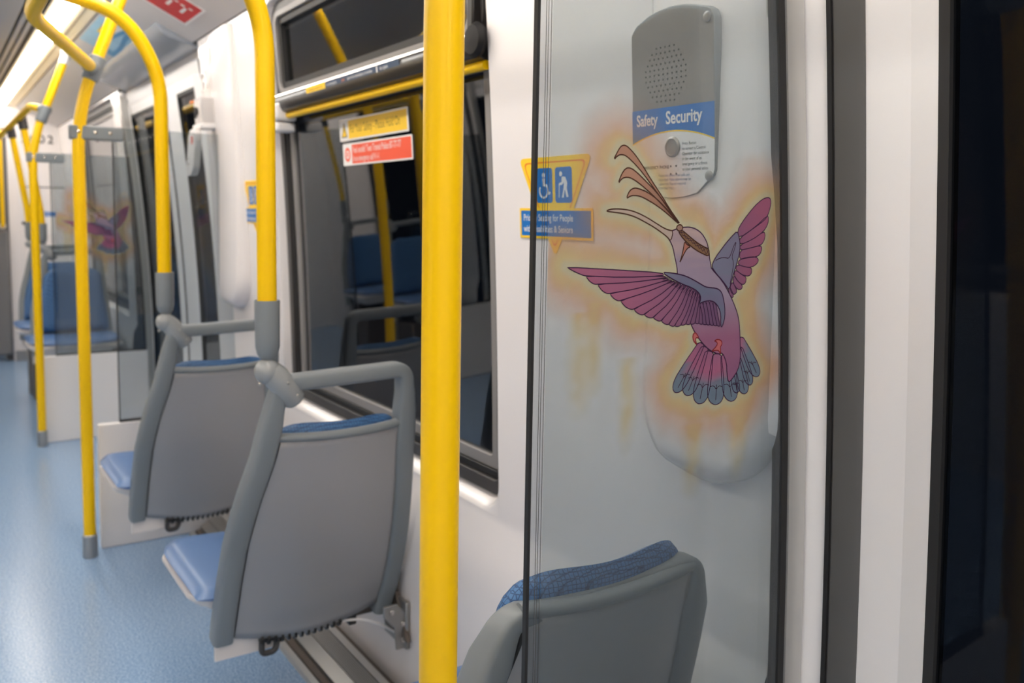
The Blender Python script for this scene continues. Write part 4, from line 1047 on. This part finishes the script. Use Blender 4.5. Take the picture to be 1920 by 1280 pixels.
def priority_sign(label, Y, z, off, full=True):
    r = thing('priority_seating_sign', label, 'sign', group='priority seating signs', mw=on_wall(Y, z, off))
    tri = fillet([(0, .093, 0), (.117, .093, 0), (.060, -.010, 0), (.004, -.094, 0), (-.004, -.094, 0), (-.060, -.010, 0), (-.117, .093, 0), (0, .093, 0)], [.018, .3, .012, .012, .3, .018], 6)
    T = [(p.x, p.y) for p in tri[:-1]]
    MB().prism(T, .0003, .0010).build('backing', 'syel', r)
    s1 = [(x*.87, y*.87+.003) for x, y in T]; s2 = [(x*.835, y*.835+.0035) for x, y in T]
    rb = MB(); k = len(s1); rb.v = [(x, y, .0012) for x, y in s1]+[(x, y, .0012) for x, y in s2]
    rb.f = [(i, (i+1) % k, k+(i+1) % k, k+i) for i in range(k)]; rb.build('outline', 'sora', r)
    for cx, fn in ((-.031, pictogram_wheelchair), (.031, pictogram_walker)):
        sq = MB().prism(rrect(-.0265, .0265, -.034, .034, .007, 5), .0010, .0013).build('blue_square', 'sblue', r); sq.location = (cx, .038, 0)
        o = fn(sq)
    bn = MB().prism(rrect(-.118, .118, -.066, -.006, .001, 3), .0010, .0014).build('banner', 'syel', r)
    MB().prism(rrect(-.1125, .1125, -.061, -.011, .001, 3), .0014, .0017).build('banner_field', 'sblue', bn)
    text('Priority Seating for People', .0192, 'white', bn, -.104, -.0255, .0019, sx=.80, bold=.0002)
    text('with Disabilities & Seniors', .0192, 'white', bn, -.104, -.0475, .0019, sx=.80, bold=.0002)
    return r
priority_sign('yellow triangular priority seating sign on the wall, partly behind the near glass screen', 1.352, 1.327, .001)
priority_sign('yellow priority seating sign farther along, half hidden by the yellow seat pole', 3.215, 1.330, .001)

# intercom panel on the pilaster behind the bird screen
def intercom():
    r = thing('intercom_panel', 'grey and blue safety intercom panel on the wall behind the bird screen', 'intercom', mw=on_wall(.997, 1.483, .019))
    hw = .0905
    top = [(hw-.001, .117), (hw-.006, .128), (hw-.016, .134)] + [(x*hw, .147-.022*x*x) for x in (.55, .3, 0, -.3, -.55)] + [(-hw+.012, .129), (-hw+.002, .118)]
    bot = [(-hw, -.104), (-hw+.004, -.113), (-hw+.014, -.121)] + [(x*hw, -.146+.020*x*x) for x in (-.6, -.3, 0, .3, .6)] + [(hw-.014, -.121), (hw-.003, -.112), (hw, -.104)]
    MB().prism(top+bot, 0, .016).build('housing', 'knuckle', r, .003)
    arc = [(x*(hw-.001), -.040-.017*x*x) for x in [i/8-1 for i in range(17)]]
    MB().prism([(hw-.001, -.004), (-hw+.001, -.004)]+arc, .0162, .0166).build('blue_band', 'sblue', r)
    MB().prism(arc+[(x, y-.0022) for x, y in arc[::-1]], .0166, .0169).build('yellow_line', 'syel', r)
    low = [(x*.985, y+.0015) for x, y in bot]
    MB().prism([(x, y-.0022) for x, y in arc]+low[::-1], .0162, .0166).build('white_field', 'white', r)
    MB().prism([(-hw+.002, -.003), (hw-.002, -.003), (hw-.002, .115)]+[(x*hw*.97, .142-.022*x*x) for x in (.8, .4, 0, -.4, -.8)]+[(-hw+.002, .115)], .0161, .0164).build('speaker_plate', 'spk', r)
    q = MB()
    for j in range(11):
        n_ = 6+min(j, 10-j)//1 if j not in (0, 10) else 5
        n_ = min(10, n_)
        for i in range(n_): q.lathe([(.001, .0163), (.0016, .0163), (.0016, .0167), (.001, .0167)], (-.012+(i-(n_-1)/2)*.0098, .088-j*.0082, 0), 'z', 8)
    q.build('speaker_holes', 'black', r)
    text('Safety', .0255, 'white', r, -.079, -.0215, .017, bold=.0006, sx=.80)
    text('Security', .0275, 'white', r, -.012, -.0215, .017, bold=.0006, sx=.86)
    bt = MB().lathe([(.016, .0164), (.016, .019), (.013, .0205), (.0125, .0185), (.001, .0185)], (.003, -.066, 0), 'z', 28).build('call_button', 'steel', r)
    for i, s in enumerate(('Press Button', 'to contact a Control', 'Operator for assistance', 'in the event of an', 'emergency or a threat', 'to your personal safety.')):
        text(s, .0068, 'txt', r, .0235, -.062-i*.0078, .0169, sx=.84)
    text('EMERGENCY PHONE', .0068, 'txt', r, -.066, -.0965, .0169, sx=.95, bold=.0002)
    for i, s in enumerate(('Please be aware that calls are', 'recorded. False alarms may be', 'subject to fine or removal', 'from this train.')):
        text(s, .0066, 'bprint', r, -.030, -.1095-i*.0066, .0169, sx=.88)
    for dx, dy in ((-.004, 0), (.008, 0), (-.004, -.012), (.008, -.012)):
        plate(r, 'braille_dot', 'txt', .002+dx-.0014, .002+dx+.0014, -.0955+dy-.0014, -.0955+dy+.0014, .0164, .0170, .0006)
    for x, y in ((.079, -.1125), (.077, .118)):
        MB().lathe([(.0075, .016), (.0075, .0185), (.005, .0195), (.001, .0195)], (x, y, 0), 'z', 16).build('security_screw', 'steel', r)
intercom()

# emergency door release with its cover hanging open
def door_release():
    r = thing('emergency_door_release', 'small white emergency release box with hanging cover, on the pillar before the far doorway', 'emergency release', mw=on_wall(3.66, 1.60, .022))
    MB().prism(rrect(-.060, .060, .055, .165, .010), -.03, .040).build('box', 'cove', r, .004)
    MB().prism(rrect(-.046, .046, .070, .152, .006), .040, .043).build('recess_plate', 'offwhite', r, .001)
    lv = MB().lathe([(.016, .043), (.016, .050), (.008, .053), (.001, .053)], (0, .112, 0), 'z', 16).build('lever_hub', 'slot', r)
    MB().prism([(-.006, .085), (.006, .085), (.004, .13), (-.004, .13)], .048, .055).build('lever', 'slot', r, .001)
    MB().box(-.082, -.045, .150, .160, .042, .050).build('orange_tab', 'sora', r, .002)
    MB().box(-.062, .062, .040, .062, -.03, .052).build('hinge', 'white', r, .005)
    cv = MB().loft([[(x*k, y, z0+.03*(.05-y)/.2+.03) for x, y in rrect(-.058, .058, -.145, .042, .045, 6)] for z0, k in ((.012, .96), (.030, 1.), (.040, .94))]).build('cover', 'cove', r, .003)
    plate(cv, 'red_label', 'red', .004, .030, -.035, .012, .078, .0805); plate(cv, 'white_label', 'white', -.035, .036, -.055, .020, .076, .0782)
    text('PULL', .016, 'txt', cv, -.030, .028, .080, sx=.9); text('LIFT', .018, 'txt', cv, -.026, -.078, .092, sx=.9); text('HANDLE', .014, 'txt', cv, -.034, -.096, .094, sx=.8)
    q = MB()
    for rr, y0 in ((.040, .225), (.030, .205)):
        q.tube([(rr*math.cos(a), y0+rr*math.sin(a), .006) for a in [math.radians(-10+20*i) for i in range(11)]], .006, 10)
    q.build('embossed_arc', 'white', r)
door_release()

# posters on the sloped cove
def cove_m(X, Y, off=.001):
    t = Vector((.951-.648, 0, 2.0125-2.158)).normalized()        # towards the wall, downwards
    n_ = Vector((t.z, 0, -t.x))                                     # down into the car
    xa = t; ya = n_.cross(xa)
    p = Vector((X, Y, 2.158-(X-.648)*(2.158-2.0125)/(.951-.648))) + n_*off
    return Matrix(((xa.x, ya.x, n_.x, p.x), (xa.y, ya.y, n_.y, p.y), (xa.z, ya.z, n_.z, p.z), (0, 0, 0, 1)))
def posters():
    a = sticker('ceiling_notice', 'red notice with white figures on the sloped ceiling panel above the seats', cove_m(.765, 3.52), .265, .300, 'white', 'poster', 'posters on the sloped ceiling', .004)
    # seen from below: x to the wall, y towards the camera or away
    f = plate(a, 'red_field', 'dred', -.122, .122, -.135, .135)
    q = MB()
    for i in range(4):
        x = -.088+i*.056
        q.prism([(x-.007, -.035), (x+.007, -.035), (x+.006, .045), (x-.006, .045)], .0011, .0014)
        q.lathe([(.001, .0011), (.010, .0011), (.010, .0014), (.001, .0014)], (x-.016, .058, 0), 'z', 12)
        q.lathe([(.001, .0011), (.009, .0011), (.009, .0014), (.001, .0014)], (x+.014, .066, 0), 'z', 12)
    q.build('white_figures', 'white', f)
    b = sticker('ceiling_poster', 'light blue poster with darker swooshes on the sloped panel above the far doorway', cove_m(.742, 4.55), .185, .62, 'sky', 'poster', 'posters on the sloped ceiling', .004)
    for k, (x0, x1, m) in enumerate(((.045, .070, 'mblue'), (-.02, .012, 'white'), (.010, .024, 'mblue'))):
        pts = [(x0+.012*math.sin(t*5+k), -.30+.6*t) for t in [i/14 for i in range(15)]] + [(x1+.012*math.sin(t*5+k+.4), -.30+.6*t) for t in [i/14 for i in range(15)]][::-1]
        MB().prism(pts, .0009, .0012).build('swoosh', m, b)
    plate(b, 'yellow_patch', 'syel', -.06, -.03, .02, .22, .0012, .0015); plate(b, 'blue_square', 'mblue', .0, .05, -.28, -.19, .0012, .0015)
posters()

# end wall: number and notice
def end_things():
    mw = lambda x, z: Matrix(((1, 0, 0, x), (0, 0, -1, YE-.003), (0, 1, 0, z), (0, 0, 0, 1)))
    t = thing('car_number', 'dark car number digits on the white end wall, behind the distant poles', 'number', mw=mw(.80, 1.900))
    for i, ch in enumerate('2002'): text(ch, .098, 'seal', t, -.099+i*.066, 0, .0005, 'CENTER', bold=.0012, name='digit')
    a = sticker('end_wall_notice', 'small white notice with blue header on the end wall', mw(.865, 1.19), .12, .20, 'white', 'notice')
    plate(a, 'blue_header', 'sblue', -.056, .056, .055, .096); plate(a, 'orange_patch', 'sora', -.056, -.03, -.06, .03)
    text('Safety', .03, 'white', a, -.045, .076, .0014, sx=.9)
    g = thing('gangway_pole', 'short yellow upright pole at the left edge, by the gangway opening', 'pole', (.515, 8.40, 0))
    MB().tube(fillet([(0, .06, 1.16), (0, 0, 1.16), (0, 0, 1.94), (0, .06, 1.94)], .03, 6), .016, 16).build('bar', 'yellow', g)
    for z in (1.16, 1.94): MB().lathe([(.028, .085), (.028, .098), (.001, .098)], (0, 0, z), 'y', 16).build('flange', 'white', g)
end_things()
